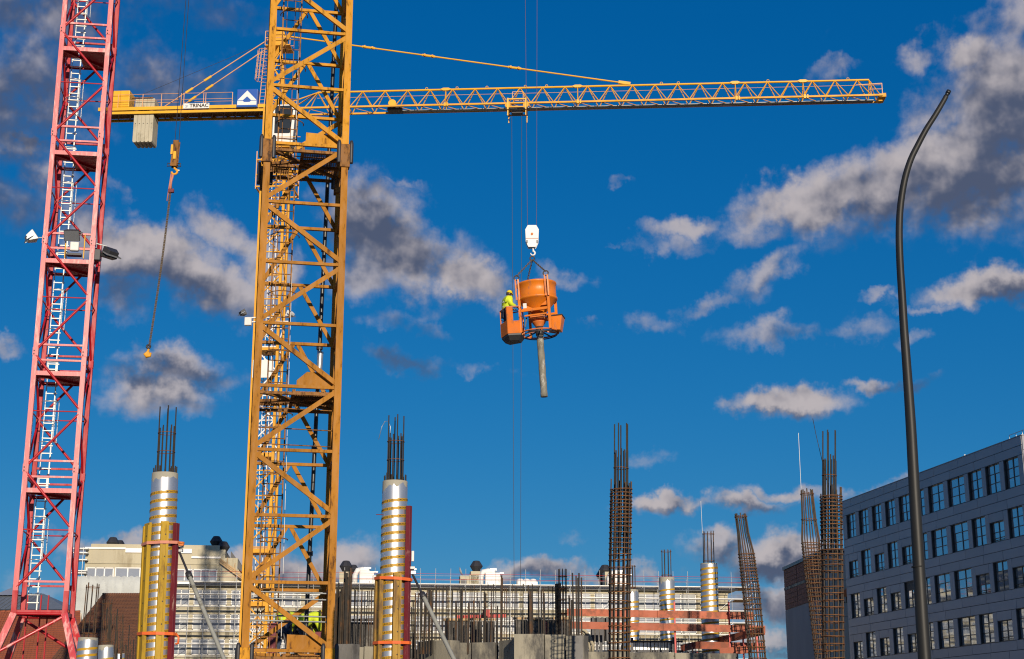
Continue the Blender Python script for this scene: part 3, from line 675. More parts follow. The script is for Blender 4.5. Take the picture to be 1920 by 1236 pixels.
    for i in range(18):
        p = la.lerp(lb, (i + .5) / 18); mem('ladder_rung', L(p.x - .2, p.y, p.z), L(p.x + .2, p.y, p.z), .035, None, 'salmon', T, 'rod')
    for i in range(6):
        p = la.lerp(lb, .45 + i * .095); r = MB(); r.ring((p.x - .3, p.y - .1, p.z), .38, .02, 16, 5); r.xf(Lm); r.build('ladder_hoop', 'salmon', T)
    for q in range(5):
        u = math.pi * (.7 + q * .2); o1 = Vector((-.3 + .38 * math.cos(u), -.1 + .38 * math.sin(u), 0)); p, p2 = la.lerp(lb, .45) + o1, la.lerp(lb, .93) + o1
        mem('hoop_strip', L(*p), L(*p2), .03, None, 'salmon', T)
    # counter jib
    xl = X(185, zb, y0)
    yt = -.75
    for y in (yt, .75):
        b = MB(); b.bar((-.6, y, zb + .20), (xl, y, zb + .20), .14, .26, (0, 0, 1)); b.xf(Lm); b.build('counter_jib_beam', 'yel_bright', T)
        b = MB(); b.bar((-.6, y * .98, zb - .12), (xl + .4, y * .98, zb - .12), .12, .2, (0, 0, 1)); b.xf(Lm); b.build('counter_jib_beam', 'yel_bright', T)
        k = 0
        x = -1.
        while x > xl + 2.5:
            mem('beam_lacing', L(x, y, zb - .04), L(x - .55, y, zb + .1) if k % 2 else L(x - .55, y, zb - .04), .06, None, 'yel_dark', T, 'box'); x -= .55; k += 1
    b = MB(); b.box(((xl - .6) / 2, .0, zb + .05), (abs(xl) - .8, 1.3, .05)); b.xf(Lm); b.build('counter_jib_deck', 'yel_dark', T)
    x = -1.2
    while x > xl + .5:
        mem('cross_beam', L(x, -.72, zb - .1), L(x - .5, .72, zb - .1), .09, .16, 'yel_dark', T, 'box', (0, 0, 1)); x -= .9
    zr = zat(177, 105) ; zr = zb + 1.35
    for px in (190, 222, 268, 303, 340, 345, 382, 386, 436):
        for y in (-.8, .8): mem('guard_post', L(X(px, zb + 1, y), y, zb + .3), L(X(px, zb + 1, y), y, zr), .045, None, 'salmon', T)
    for (pa, pb) in ((190, 336), (343, 436)):
        for y in (-.8, .8):
            for z in (zr, zb + .85): mem('guard_rail', L(X(pa, zr, y), y, z), L(X(pb, zr, y), y, z), .04, None, 'salmon', T, 'rod')
    xa, xb = X(209, zb + 1, -.6), X(243, zb + 1, -.6)
    b = MB(); b.box(((xa + xb) / 2, 0, zb + 1.1), (xb - xa, 1.3, 1.35)); b.xf(Lm); wn = b.build('winch_housing', 'yel_bright', T, .05)
    b = MB(); b.box(((xa + xb) / 2, -.656, zb + 1.1), (.02, .01, 1.3)); b.box(((xa + xb) / 2, -.656, zb + .6), (xb - xa - .06, .01, .02)); b.xf(Lm); b.build('housing_seam', 'yel_dark', wn)
    xa, xb = X(251, zb - 1, -.5), X(288, zb - 1, -.5); wd = (xb - xa) / 5
    zc0, zc1 = zat(262, 105) + .15, zb - .2
    for i in range(5):
        x = xa + wd * (i + .5)
        b = MB(); b.prism([(-wd * .48, zc1 - .1), (-wd * .40, zc1), (wd * .40, zc1), (wd * .48, zc1 - .1), (wd * .48, zc0 + .12), (wd * .3, zc0), (-wd * .3, zc0), (-wd * .48, zc0 + .12)], 1.25); b.xf(Lm @ Matrix.Translation((x, 0, 0)))
        cw = b.build('counterweight_slab', 'cw', T, .015)
        b = MB(); b.rod((x, -.632, zc1 - .75), (x, -.60, zc1 - .75), .035, 8); b.xf(Lm); b.build('lifting_hole', 'darksteel', cw)
        b = MB(); b.box((x, 0, zb + .75), (wd * .94, 1.1, .72)); b.xf(Lm); b.build('counterweight_slab', 'cw', T, .015)
    b = MB(); b.bar((X(250, zb, 0), -.6, zb + 1.14), (X(290, zb, 0), -.6, zb + 1.14), .1, .06, (0, 0, 1)); b.xf(Lm); b.build('counterweight_frame', 'yel_dark', T)
    # name board with lettering
    xa, xb = X(343, zb, -.9), X(392, zb, -.9); zc = zb + .27
    b = MB(); b.box(((xa + xb) / 2, -.88, zc), (xb - xa, .06, .43)); b.xf(Lm); sg = b.build('name_board', 'white', T, .02)
    t = text_mb('TRINAC', .40, .004, .012); t.xf(Lm @ Matrix.Translation(((xa + xb) / 2 + .22, -.918, zc)) @ UPR); t.build('lettering', 'ink', sg, recalc=False)
    t = MB(); t.box((xa + .27, -.915, zc + .05), (.26, .006, .03)); t.prism([(xa + .16, zc - .13), (xa + .3, zc - .13), (xa + .38, zc), (xa + .24, zc)], .006, Matrix.Translation((0, -.915, 0))); t.xf(Lm); t.build('emblem', 'galv', sg)
    # blue box sign
    xa, xb = X(446, zb + 1, -.7), X(485, zb + 1, -.7); xm = (xa + xb) / 2; wz = (xb - xa); zc = zat(184, 105)
    b = MB(); b.box((xm, -.7, zc), (wz, .7, wz * .93)); b.xf(Lm); bs = b.build('box_sign', 'blue', T, .05)
    s_ = wz; yy = -1.056
    t = MB(); t.prism([(-.46 * s_, -.12 * s_), (0, .38 * s_), (.46 * s_, -.12 * s_), (.20 * s_, -.12 * s_), (0, .08 * s_), (-.20 * s_, -.12 * s_)], .01, Matrix.Translation((xm, yy, zc)))
    t.prism([(-.46 * s_, -.36 * s_), (-.46 * s_, -.15 * s_), (-.20 * s_, -.15 * s_), (-.13 * s_, -.21 * s_), (.13 * s_, -.21 * s_), (.20 * s_, -.15 * s_), (.46 * s_, -.15 * s_), (.46 * s_, -.36 * s_)], .01, Matrix.Translation((xm, yy, zc)))
    t.xf(Lm); t.build('sign_emblem', 'white', bs, recalc=True)
    mem('sign_bracket', L(xm, -.6, zb + .3), L(xm, -.6, zc - .3), .1, None, 'yel_dark', T)
    # cab
    xa, xb = X(500, zb - 1, -1.6), X(554, zb - 1, -1.6); z1, z0c = zb - .15, zat(264, 103.5)
    yc0, yc1 = -1.75, -.35
    prof = [(xa + .5, z1), (xb - .32, z1), (xb, z1 - .5), (xb - .12, z0c + .1), (xb - .3, z0c), (xa + .5, z0c)]
    b = MB(); b.prism(prof, yc1 - yc0); b.xf(Lm @ Matrix.Translation((0, (yc0 + yc1) / 2, 0))); cb = b.build('cab', 'white', T, .04)
    b = MB(); b.prism([(xa + .66, z1 - .12), (xb - .36, z1 - .12), (xb - .16, z1 - .45), (xb - .30, z0c + .90), (xb - .4, z0c + .84), (xa + .66, z0c + .86)], .03); b.xf(Lm @ Matrix.Translation((0, yc0 - .012, 0))); b.build('side_window', 'glass_cab', cb)
    b = MB(); b.prism([(xb - .30, z1 - .05), (xb + .02, z1 - .5), (xb - .09, z0c + .15), (xb - .13, z0c + .15), (xb - .02, z1 - .5), (xb - .34, z1 - .05)], (yc1 - yc0) * .85); b.xf(Lm @ Matrix.Translation((0, (yc0 + yc1) / 2, 0))); b.build('front_window', 'glass_cab', cb)
    b = MB(); b.box((xa + .1, -1.1, (z1 + z0c) / 2 - .05), (.42, 1.1, z1 - z0c)); b.xf(Lm); b.build('electrical_cabinet', 'white', T, .03)
    b = MB(); b.box(((xa + xb) / 2 + .1, -1.05, z0c - .1), (1.3, 1.2, .16)); b.xf(Lm); b.build('cab_support', 'yel_jib', T)
    for q in (0, .5): mem('guard_rail', L(xa + .4, -1.9, z0c + q), L(xb + .5, -1.9, z0c + q - .04), .04, None, 'yel_jib', T)
    b = MB(); b.box((0, 0, 0), (12, 12, .6)); b.xf(Lm); 
    # trolley
    xa, xb = X(952, zb, -.8), X(986, zb, -.8)
    for x in (xa, xb):
        for y in (-.8, .8):
            mem('trolley_post', L(x, y, zb + .35), L(x, y, zb - .55), .12, None, 'yel_bright', T)
            mem('buffer_post', L(x, y * .9, zb - .6), L(x, y * .9, zb - 1.0), .09, None, 'yel_bright', T)
        mem('trolley_beam', L(x, -.8, zb - .35), L(x, .8, zb - .35), .12, None, 'yel_jib', T)
        b = MB(); b.lathe([(.2, -.06), (.22, -.04), (.22, .04), (.2, .06)], 16, Lm @ Matrix.Translation((x, -.78, zb - .2)) @ Matrix.Rotation(R(90), 4, 'X')); b.build('trolley_wheel', 'yel_jib', T)
    for y in (-.8, .8):
        for z in (.28, -.05, -.35): mem('trolley_beam', L(xa, y, zb + z), L(xb, y, zb + z), .09, None, 'yel_bright' if z > 0 else 'yel_jib', T)
        mem('trolley_rail', L(xa + .35, y, zb + .85), L(xb - .2, y, zb + .85), .04, None, 'salmon', T)
        mem('trolley_rail', L(xa + .35, y, zb + .2), L(xa + .35, y, zb + .85), .04, None, 'salmon', T); mem('trolley_rail', L(xb - .2, y, zb + .2), L(xb - .2, y, zb + .85), .04, None, 'salmon', T)
    b = MB(); b.box(((xa + xb) / 2, 0, zb - .52), ((xb - xa) * .6, .6, .22)); b.xf(Lm); b.build('trolley_carriage', 'darksteel', T, .02)
    mem('guide_cable', L(X(560, zb), -.75, zb - .1), L(X(930, zb), -.75, zb - .12), .02, None, 'cable', T, 'rod')
    k0 = L(X(1010, zb), -.6, zb - .5); k1 = L(xe - .4, -.6, zb - .1); pts = [k0.lerp(k1, i / 20) - Vector((0, 0, .45 * (1 - abs(2 * i / 20 - 1) ** 2) * .6)) for i in range(21)]
    c = MB(); c.tube(pts, .012, 5); c.build('guide_cable', 'cable', T)
    b = MB(); b.box((0, 0, 0), (5, 5, .5)); b.xf(Lm @ Matrix.Translation((0, 0, .25))); b.build('foundation_block', 'concrete', T)
    # its hook far down behind the walls
    xm = (xa + xb) / 2
    H = thing('hook_block', 'far crane hook hanging on two long thin ropes that drop from the jib trolley', 'crane hook', L(xm, 0, 2.8))
    for q, py in ((xa + .25, 0), (xb - .35, 0)):
        x2 = xm + (q - xm) * .5
        mem('hoist_rope', L(q, 0, zb - .4), L(x2, 0, 3.6), .035, None, 'cable', H, 'rod5')
    b = MB(); b.box((xm, 0, 3.3), (.6, .25, .7)); b.xf(Lm); b.build('sheave_case', 'yel_bright', H, .05)
    b = MB(); b.tube([L(xm, 0, 3.0), L(xm, 0, 2.7), L(xm + .12, 0, 2.5), L(xm, 0, 2.35), L(xm - .14, 0, 2.5)], .05, 8); b.build('hook', 'darksteel', H)
    return L, X, zb, z0c, yc0
jib_crane()

# ------------------------------------------------------------------ people
def skinned(name, pts, edges, m, parent, sub=1, root=0):
    me = bpy.data.meshes.new(name); c = sum((Vector(p[0]) for p in pts), Vector()) / len(pts)
    me.from_pydata([Vector(p[0]) - c for p in pts], edges, []); me.materials.append(MT[m])
    o = bpy.data.objects.new(name, me); C.objects.link(o); place(o, Matrix.Translation(c), parent)
    md = o.modifiers.new('skin', 'SKIN'); md.use_smooth_shade = True
    for i, p in enumerate(pts):
        r = p[1]; o.data.skin_vertices[0].data[i].radius = (r, r) if not isinstance(r, tuple) else r
        o.data.skin_vertices[0].data[i].use_root = (i == root)
    s = o.modifiers.new('sub', 'SUBSURF'); s.levels = s.render_levels = sub
    return o
def person(label, M4, J, helmet='helmet', top='hivis', legs='navy', group=None):
    """J: joint positions in metres in a local frame, M4 places that frame"""
    g = lambda k: M4 @ Vector(J[k])
    T = thing('person', label, 'person', M4 @ Vector((0, 0, 0)), group)
    up = (g('neck') - g('pelvis')).normalized()
    names = ['pelvis', 'waist', 'chest', 'neck', 'head', 'headtop', 'shL', 'elL', 'wrL', 'shR', 'elR', 'wrR', 'hipL', 'knL', 'anL', 'toL', 'hipR', 'knR', 'anR', 'toR']
    rad = dict(pelvis=.125, waist=.115, chest=.135, neck=.055, head=.088, headtop=.075, shL=.06, elL=.042, wrL=.03, shR=.06, elR=.042, wrR=.03, hipL=.085, knL=.06, anL=.042, toL=.035, hipR=.085, knR=.06, anR=.042, toR=.035)
    E = [('pelvis', 'waist'), ('waist', 'chest'), ('chest', 'neck'), ('neck', 'head'), ('head', 'headtop'), ('chest', 'shL'), ('shL', 'elL'), ('elL', 'wrL'), ('chest', 'shR'), ('shR', 'elR'), ('elR', 'wrR'),
         ('pelvis', 'hipL'), ('hipL', 'knL'), ('knL', 'anL'), ('anL', 'toL'), ('pelvis', 'hipR'), ('hipR', 'knR'), ('knR', 'anR'), ('anR', 'toR')]
    pts = [(g(n), rad[n]) for n in names]; idx = {n: i for i, n in enumerate(names)}
    # hands: palm, thumb and four fingers as chains on the same body
    edges = [(idx[a], idx[b]) for a, b in E]
    for s_ in 'LR':
        w = g('wr' + s_); d = (w - g('el' + s_)).normalized(); sd = d.cross(up).normalized()
        pts.append((w + d * .075, .03)); pi = len(pts) - 1; edges.append((idx['wr' + s_], pi))
        for k in range(4):
            off = sd * (.03 - .02 * k); l = (.07, .08, .075, .055)[k]
            pts.append((w + d * (.11 + l * .4) + off, .009)); edges.append((pi, len(pts) - 1))
            pts.append((w + d * (.11 + l * .7) + off - up * .035, .007)); edges.append((len(pts) - 2, len(pts) - 1))
        pts.append((w + d * .07 + sd * .055 - up * .02, .010)); edges.append((idx['wr' + s_], len(pts) - 1))
    body = skinned('body', pts, edges, 'skin', T)
    j = ['pelvis', 'waist', 'chest', 'neck', 'shL', 'elL', 'wrL', 'shR', 'elR', 'wrR']; jr = dict(pelvis=.21, waist=.205, chest=.225, neck=.105, shL=.125, elL=.095, wrL=.07, shR=.125, elR=.095, wrR=.07)
    ji = {n: i for i, n in enumerate(j)}
    jk = skinned('jacket', [(g(n) if not n.startswith('wr') else g(n).lerp(g('el' + n[2]), .08), jr[n]) for n in j], [(ji[a], ji[b]) for a, b in E if a in ji and b in ji], top, T)
    l = ['pelvis', 'hipL', 'knL', 'anL', 'hipR', 'knR', 'anR']; lr = dict(pelvis=.19, hipL=.145, knL=.11, anL=.085, hipR=.145, knR=.11, anR=.085); li = {n: i for i, n in enumerate(l)}
    skinned('trousers', [(g(n), lr[n]) for n in l], [(li[a], li[b]) for a, b in E if a in li and b in li], legs, T)
    for s_ in 'LR':
        skinned('boot', [(g('an' + s_) + up * .02, .06), (g('an' + s_) * .8 + g('to' + s_) * .2, .06), (g('to' + s_), .045)], [(0, 1), (1, 2)], 'dark_cloth', T)
    # reflective bands
    for (a_, b_, t, r) in (('waist', 'chest', .1, .185), ('waist', 'chest', .75, .20), ('elL', 'wrL', .3, .066), ('elR', 'wrR', .3, .066), ('shL', 'elL', .55, .082), ('shR', 'elR', .55, .082)):
        p, q = g(a_), g(b_); d = (q - p).normalized(); c = p.lerp(q, t)
        b = MB(); b.lathe([(r, -.025), (r + .006, 0), (r, .025)], 16, dirmat(c, c + d), cap=False); b.build('reflective_band', 'reflect', jk)
    # head details
    hd, ht = g('head'), g('headtop'); hu = (ht - hd).normalized(); fw = (M4.to_3x3() @ Vector(J['face'])).normalized(); fw = (fw - hu * fw.dot(hu)).normalized(); rt = fw.cross(hu)
    HM = Matrix(((rt.x, fw.x, hu.x, hd.x), (rt.y, fw.y, hu.y, hd.y), (rt.z, fw.z, hu.z, hd.z), (0, 0, 0, 1)))
    b = MB(); b.lathe([(.0, .0), (.012, .01), (.014, .03), (.006, .05)], 8, HM @ Matrix.Translation((0, .088, -.015))); b.build('nose', 'skin', body)
    for s_ in (-1, 1):
        b = MB(); b.lathe([(.003, -.012), (.012, 0), (.003, .012)], 8, HM @ Matrix.Translation((s_ * .034, .082, .03))); b.build('eye', 'ink', body)
        b = MB(); b.lathe([(.006, -.03), (.018, 0), (.01, .03)], 8, HM @ Matrix.Translation((s_ * .09, -.005, .01))); b.build('ear', 'skin', body)
    b = MB(); b.box((0, .083, -.05), (.045, .012, .01), HM); b.build('mouth', 'orange_worn', body)
    b = MB(); b.lathe([(.06, -.07), (.092, -.04), (.098, .0), (.096, .05)], 14, HM @ Matrix.Translation((0, -.018, 0)) @ Matrix.Diagonal((1, 1, 1, 1)), cap=False); b.xf(Matrix()); b.build('hair', 'hair', T)
    if helmet:
        b = MB(); b.lathe([(.132, .035), (.125, .04), (.118, .075), (.1, .13), (.065, .165), (.02, .178), (.001, .18)], 20, HM, cap=False)
        b.add([HM @ Vector(v) for v in ((-.09, .08, .045), (.09, .08, .045), (.07, .165, .03), (-.07, .165, .03), (-.09, .08, .035), (.09, .08, .035), (.07, .165, .022), (-.07, .165, .022))], [(0, 1, 2, 3), (4, 7, 6, 5), (0, 4, 5, 1), (1, 5, 6, 2), (2, 6, 7, 3), (3, 7, 4, 0)])
        b.build('helmet', helmet, T)
    return T

# ------------------------------------------------------------------ concrete skip with man basket
def skip():
    Y = 57.0
    base = pt(1012, 625, Y)
    Lm = Matrix.Translation(base) @ Matrix.Rotation(R(-3.6), 4, 'Y') @ Matrix.Rotation(R(-12), 4, 'Z')
    L = lambda x, y, z: Lm @ Vector((x, y, z))
    T = thing('concrete_bucket', 'orange concrete skip with man basket and long pour hose hanging in mid air', 'concrete bucket', base)
    b = MB(); b.lathe([(.0, 2.1), (.70, 2.1), (.74, 2.12), (.79, 2.12), (.80, 2.06), (.75, 2.03), (.745, 1.52), (.79, 1.5), (.79, 1.44), (.74, 1.42), (.22, .74), (.2, .6)], 40)
    # open top: inner wall
    b = MB(); b.lathe([(.19, .62), (.21, .74), (.72, 1.34), (.73, 1.93), (.72, 1.97), (.75, 2.0), (.79, 1.99), (.79, 1.92), (.755, 1.90), (.75, 1.40), (.79, 1.38), (.79, 1.31), (.75, 1.29), (.23, .72), (.21, .6)], 48, Lm, cap=False); b.build('drum', 'orange', T)
    b = MB(); b.lathe([(.15, .18), (.15, .26), (.26, .42), (.27, .46), (.18, .48), (.2, .66)], 24, Lm); b.build('outlet_funnel', 'orange_worn', T)
    b = MB(); b.box((0, 0, .55), (.72, .42, .09), Lm); b.box((0, -.26, .62), (.6, .06, .05), Lm); b.build('discharge_gate', 'orange_worn', T, .01)
    b = MB(); b.box((0, 0, .66), (.4, .4, .14), Lm); b.build('gate_throat', 'hose', T)
    # frame legs
    leg = [(-.64, -.46), (.54, -.58), (-.45, .55), (.64, .42)]
    for (x, y) in leg:
        mem('leg', L(x, y, 0), L(x * 1.0, y, 1.42), .10, .08, 'orange', T, 'box', L(0, 1, 0) - L(0, 0, 0))
    for (x, y) in ((-.68, -.50), (.52, -.68), (-.5, .66)):
        mem('lug_plate', L(x - .055, y, 1.3), L(x - .055, y, 2.14), .06, .05, 'orange_worn', T); mem('lug_plate', L(x + .055, y, 1.3), L(x + .055, y, 2.14), .06, .05, 'orange', T)
        b = MB(); b.ring((0, 0, 0), .1, .025, 14, 6); b.xf(Lm @ Matrix.Translation((x, y, 2.2)) @ Matrix.Rotation(R(90), 4, 'X')); b.build('shackle', 'rust_rebar', T)
    mem('cross_bar', L(-.58, -.5, .84), L(.5, -.56, .84), .10, .08, 'orange', T, 'box', (0, 1, 0))
    mem('cross_bar', L(-.45, -.5, .62), L(.42, -.55, .62), .06, .06, 'orange', T, 'box', (0, 1, 0))
    mem('cross_bar', L(-.45, .5, .84), L(.6, .42, .84), .08, .08, 'orange', T, 'box', (0, 1, 0))
    for x0, x1 in ((-.42, -.5), (.4, .52)): mem('gate_lever', L(x0, -.3, .6), L(x1, -.35, .22), .05, None, 'darksteel', T)
    b = MB(); b.prism([(-.5, 1.1), (-.02, .85), (-.5, .85)], .03, Lm @ Matrix.Translation((0, -.5, 0))); b.prism([(.5, 1.2), (.2, .98), (.5, .98)], .03, Lm @ Matrix.Translation((0, -.5, 0))); b.build('gusset_plate', 'orange', T)
    b = MB(); b.box((-.42, -.52, 1.03), (.14, .01, .2), Lm); b.build('warning_sticker', 'white_dirty', T)
    # base ring with spokes
    b = MB(); b.ring((0, 0, 0), .745, .03, 40, 6, m=Lm); b.build('base_ring', 'orange_worn', T)
    b = MB(); b.ring((0, 0, -.08), .68, .022, 40, 6, m=Lm); b.build('base_ring', 'darksteel', T)
    for i in range(8):
        u = i * math.pi / 4 + .3; mem('ring_spoke', L(.16 * math.cos(u), .16 * math.sin(u), .08), L(.73 * math.cos(u), .73 * math.sin(u), -.03), .045, None, 'darksteel' if i % 2 else 'orange_worn', T)
    # hose
    b = MB(); b.lathe([(.15, .3), (.155, .1), (.16, .0), (.15, -.1)], 20, Lm); b.build('hose_clamp', 'darksteel', T)
    b = MB(); pts = [L(0 + .003 * math.sin(i * .8), 0, .25 - i * .14) for i in range(21)]; b.tube(pts, .14, 18, [.135 + .006 * math.sin(i * 1.7) for i in range(21)]); b.build('pour_hose', 'hose', T)
    # man basket on the left
    bx, by = -1.0, -.35
    z0, z1 = -.10, .98
    x0, x1, y0, y1 = -1.42, -.66, -.95, -.05
    fx = -1.05                                          # front corner
    b = MB(); b.prism([(0, 0)] * 3, .01) if 0 else None
    wall = MB()
    def panel(p, q, za, zb_, th=.02):
        P, Q = Vector((*p, 0)), Vector((*q, 0)); d = (Q - P); m = Lm @ dirmat(Vector((*p, za)), Vector((*q, za)), 1, 1, (0, 0, 1))
        w = MB(); w.add([L(*p, za), L(*q, za), L(*q, zb_), L(*p, zb_)], [(0, 1, 2, 3)])
        n_ = Vector((d.y, -d.x, 0)).normalized() * th
        w.add([L(p[0] + n_.x, p[1] + n_.y, za), L(q[0] + n_.x, q[1] + n_.y, za), L(q[0] + n_.x, q[1] + n_.y, zb_), L(p[0] + n_.x, p[1] + n_.y, zb_)], [(3, 2, 1, 0)])
        for a_, b_ in ((0, 1), (1, 2), (2, 3), (3, 0)): w.f.append((a_, b_, b_ + 4, a_ + 4)); w.sm.append(False)
        return w
    A_, B_, C_, D_, E_ = (-1.46, -.30), (-1.08, -.86), (-.60, -.74), (-.62, .0), (-1.3, .15)
    panel(A_, B_, z0, .44).build('basket_panel', 'orange_matt', T)
    panel(B_, C_, z0, .40).build('basket_panel', 'orange_matt', T)
    mid = (B_[0] + (C_[0] - B_[0]) * .45, B_[1] + (C_[1] - B_[1]) * .45)
    bm_ = (B_[0] + (A_[0] - B_[0]) * .10, B_[1] + (A_[1] - B_[1]) * .10)
    panel(B_, mid, .40, z1).build('basket_door', 'orange_matt', T)
    panel(bm_, B_, .44, z1).build('basket_door', 'orange_matt', T)
    panel(D_, E_, z0, .3).build('basket_panel', 'orange_worn', T)
    panel(E_, A_, z0, .3).build('basket_panel', 'orange_worn', T)
    fl = MB(); poly = [A_, B_, C_, D_, E_]
    fl.add([L(*p, z0) for p in poly] + [L(*p, z0 - .06) for p in poly], [tuple(range(5)), (9, 8, 7, 6, 5)] + [(i, (i + 1) % 5, 5 + (i + 1) % 5, 5 + i) for i in range(5)]); fl.build('basket_floor', 'darksteel', T)
    fb_ = MB(); cx0, cy0 = -1.0, -.4
    fb_.add([L(*p, z0 - .06) for p in poly] + [L(cx0 + (p[0] - cx0) * .7, cy0 + (p[1] - cy0) * .7, z0 - .24) for p in poly], [(i, (i + 1) % 5, 5 + (i + 1) % 5, 5 + i) for i in range(5)] + [(9, 8, 7, 6, 5)]); fb_.build('basket_underframe', 'darksteel', T)
    for p in (A_, C_, D_, E_): mem('basket_post', L(*p, z0), L(*p, z1), .05, None, 'orange', T, 'rod')
    for z in (z1,):
        for p, q in ((A_, B_), (B_, C_), (C_, D_), (D_, E_), (E_, A_)): mem('basket_rail', L(*p, z), L(*q, z), .05, None, 'strap_pink', T, 'rod')
    for p, q in ((C_, D_), (D_, E_), (E_, A_)): mem('basket_rail', L(*p, .62), L(*q, .62), .035, None, 'orange_worn', T, 'rod')
    mem('basket_rail', L(*C_, .65), L(-.6, -.42, .62), .05, None, 'orange', T, 'rod')
    # tool box on the right
    b = MB(); vs = [(.50, -.35, .55), (.98, -.35, .55), (.98, .30, .55), (.50, .30, .55), (.56, -.28, .02), (.86, -.28, -.02), (.86, .22, -.02), (.56, .22, .02)]
    b.add([L(*v) for v in vs], [(0, 1, 2, 3), (4, 7, 6, 5), (0, 4, 5, 1), (1, 5, 6, 2), (2, 6, 7, 3), (3, 7, 4, 0)]); b.build('side_chute', 'orange', T, .01)
    b = MB(); b.bar(L(.98, -.37, .56), L(.98, .32, .56), .04); b.bar(L(.50, -.37, .56), L(.98, -.37, .56), .04); b.build('chute_rim', 'darksteel', T)
    # sling chains
    top = pt(998, 487, Y)
    for (x, y) in ((-.68, -.50), (.52, -.68), (-.5, .66)):
        chain(L(x, y, 2.27), top, .03, .075, 'chain', T)
    b = MB(); b.ring((0, 0, 0), .09, .025, 14, 6); b.xf(Matrix.Translation(top + Vector((0, 0, .05))) @ Matrix.Rotation(R(90), 4, 'X')); b.build('master_ring', 'rust_rebar', T)
    # worker in the basket
    Pm = Lm @ Matrix.Translation((-1.20, -.36, z0)) @ Matrix.Rotation(R(-60), 4, 'Z') @ Matrix.Scale(1.06, 4)
    J = dict(pelvis=(0, 0, .95), waist=(0, .02, 1.10), chest=(0, .05, 1.36), neck=(0, .09, 1.53), head=(0, .15, 1.64), headtop=(0, .18, 1.74), face=(0, 1, -.35),
             shL=(-.2, .04, 1.43), elL=(-.27, .10, 1.16), wrL=(-.16, .34, 1.10), shR=(.2, .04, 1.43), elR=(.27, .12, 1.17), wrR=(.14, .36, 1.12),
             hipL=(-.1, 0, .9), knL=(-.11, .03, .5), anL=(-.12, 0, .1), toL=(-.13, .16, .05), hipR=(.1, 0, .9), knR=(.11, .03, .5), anR=(.12, 0, .1), toR=(.13, .16, .05))
    person('worker in yellow helmet and jacket standing in the orange man basket of the hanging skip', Pm, J)
    # white hook block
    H = thing('hook_block', 'white hook block directly above the orange skip, hanging on two ropes', 'crane hook', pt(998, 470, Y))
    c0 = pt(997.5, 424, Y); c1 = pt(997.5, 465, Y); hh = (c0 - c1).length; hw = .27
    poly = [(-.17, hh / 2), (.17, hh / 2), (hw, hh * .3), (hw * .93, -hh * .25), (.15, -hh / 2), (-.15, -hh / 2), (-hw * .93, -hh * .25), (-hw, hh * .3)]
    mc = Matrix.Translation((c0 + c1) / 2)
    for y in (-.12, .12): b = MB(); b.prism(poly, .03, mc @ Matrix.Translation((0, y, 0))); b.build('cheek_plate', 'white', H, .01)
    b = MB(); b.prism([(x * .8, z * .8) for x, z in poly], .2, mc); b.build('sheave_case', 'darksteel', H)
    b = MB(); b.rod(mc @ Vector((0, -.17, .08)), mc @ Vector((0, .17, .08)), .05, 12); b.build('axle_cap', 'orange_worn', H)
    b = MB(); b.bar(mc @ Vector((-hw * .9, -.14, -.1)), mc @ Vector((hw * .9, -.14, -.1)), .02, .02); b.build('case_seam', 'strap_pink', H)
    for q in (-1, 1): b = MB(); b.box((q * .2, -.14, -.24), (.05, .012, .13), mc); b.build('slot', 'darksteel', H)
    hk = pt(999, 474, Y); b = MB()
    arc = [hk + Vector((.0, 0, .2)), hk + Vector((.02, 0, .1))] + [hk + Vector((.085 * math.cos(R(t)), 0, .085 * math.sin(R(t)) - .02)) for t in range(80, -190, -24)]
    b.tube(arc, .035, 10, [.03, .035] + [.042 - .002 * i for i in range(len(arc) - 2)]); b.build('hook', 'white', H)
    for (xb_, xt) in ((989, 985), (1006, 1007)):
        p0 = pt(xb_, 428, Y); p1 = pt(xt, 0, Y); mem('hoist_rope', p0, p1 + (p1 - p0) * .35, .016, None, 'hoist', H, 'rod5')
def chain(a, b_, wr, pitch, m, parent, name='chain'):
    a, b_ = Vector(a), Vector(b_); L = (b_ - a).length; n = max(2, int(L / pitch)); d = (b_ - a) / L
    bas = dirmat(a, a + d).to_3x3(); B = MB()
    for i in range(n):
        c = a + d * (i + .5) * L / n; ln, rr = pitch * .78, wr
        rot = bas @ Matrix.Rotation(R(90) * (i % 2) + .3, 3, 'Z')
        ring = [Vector((rr * math.cos(t), 0, ln * math.sin(t))) for t in [k * math.pi / 4 for k in range(9)]]
        B.tube([c + rot @ p for p in ring], wr * .42, 5)
    return tag(B.build(name, m, parent, recalc=False), kind='stuff')
skip()

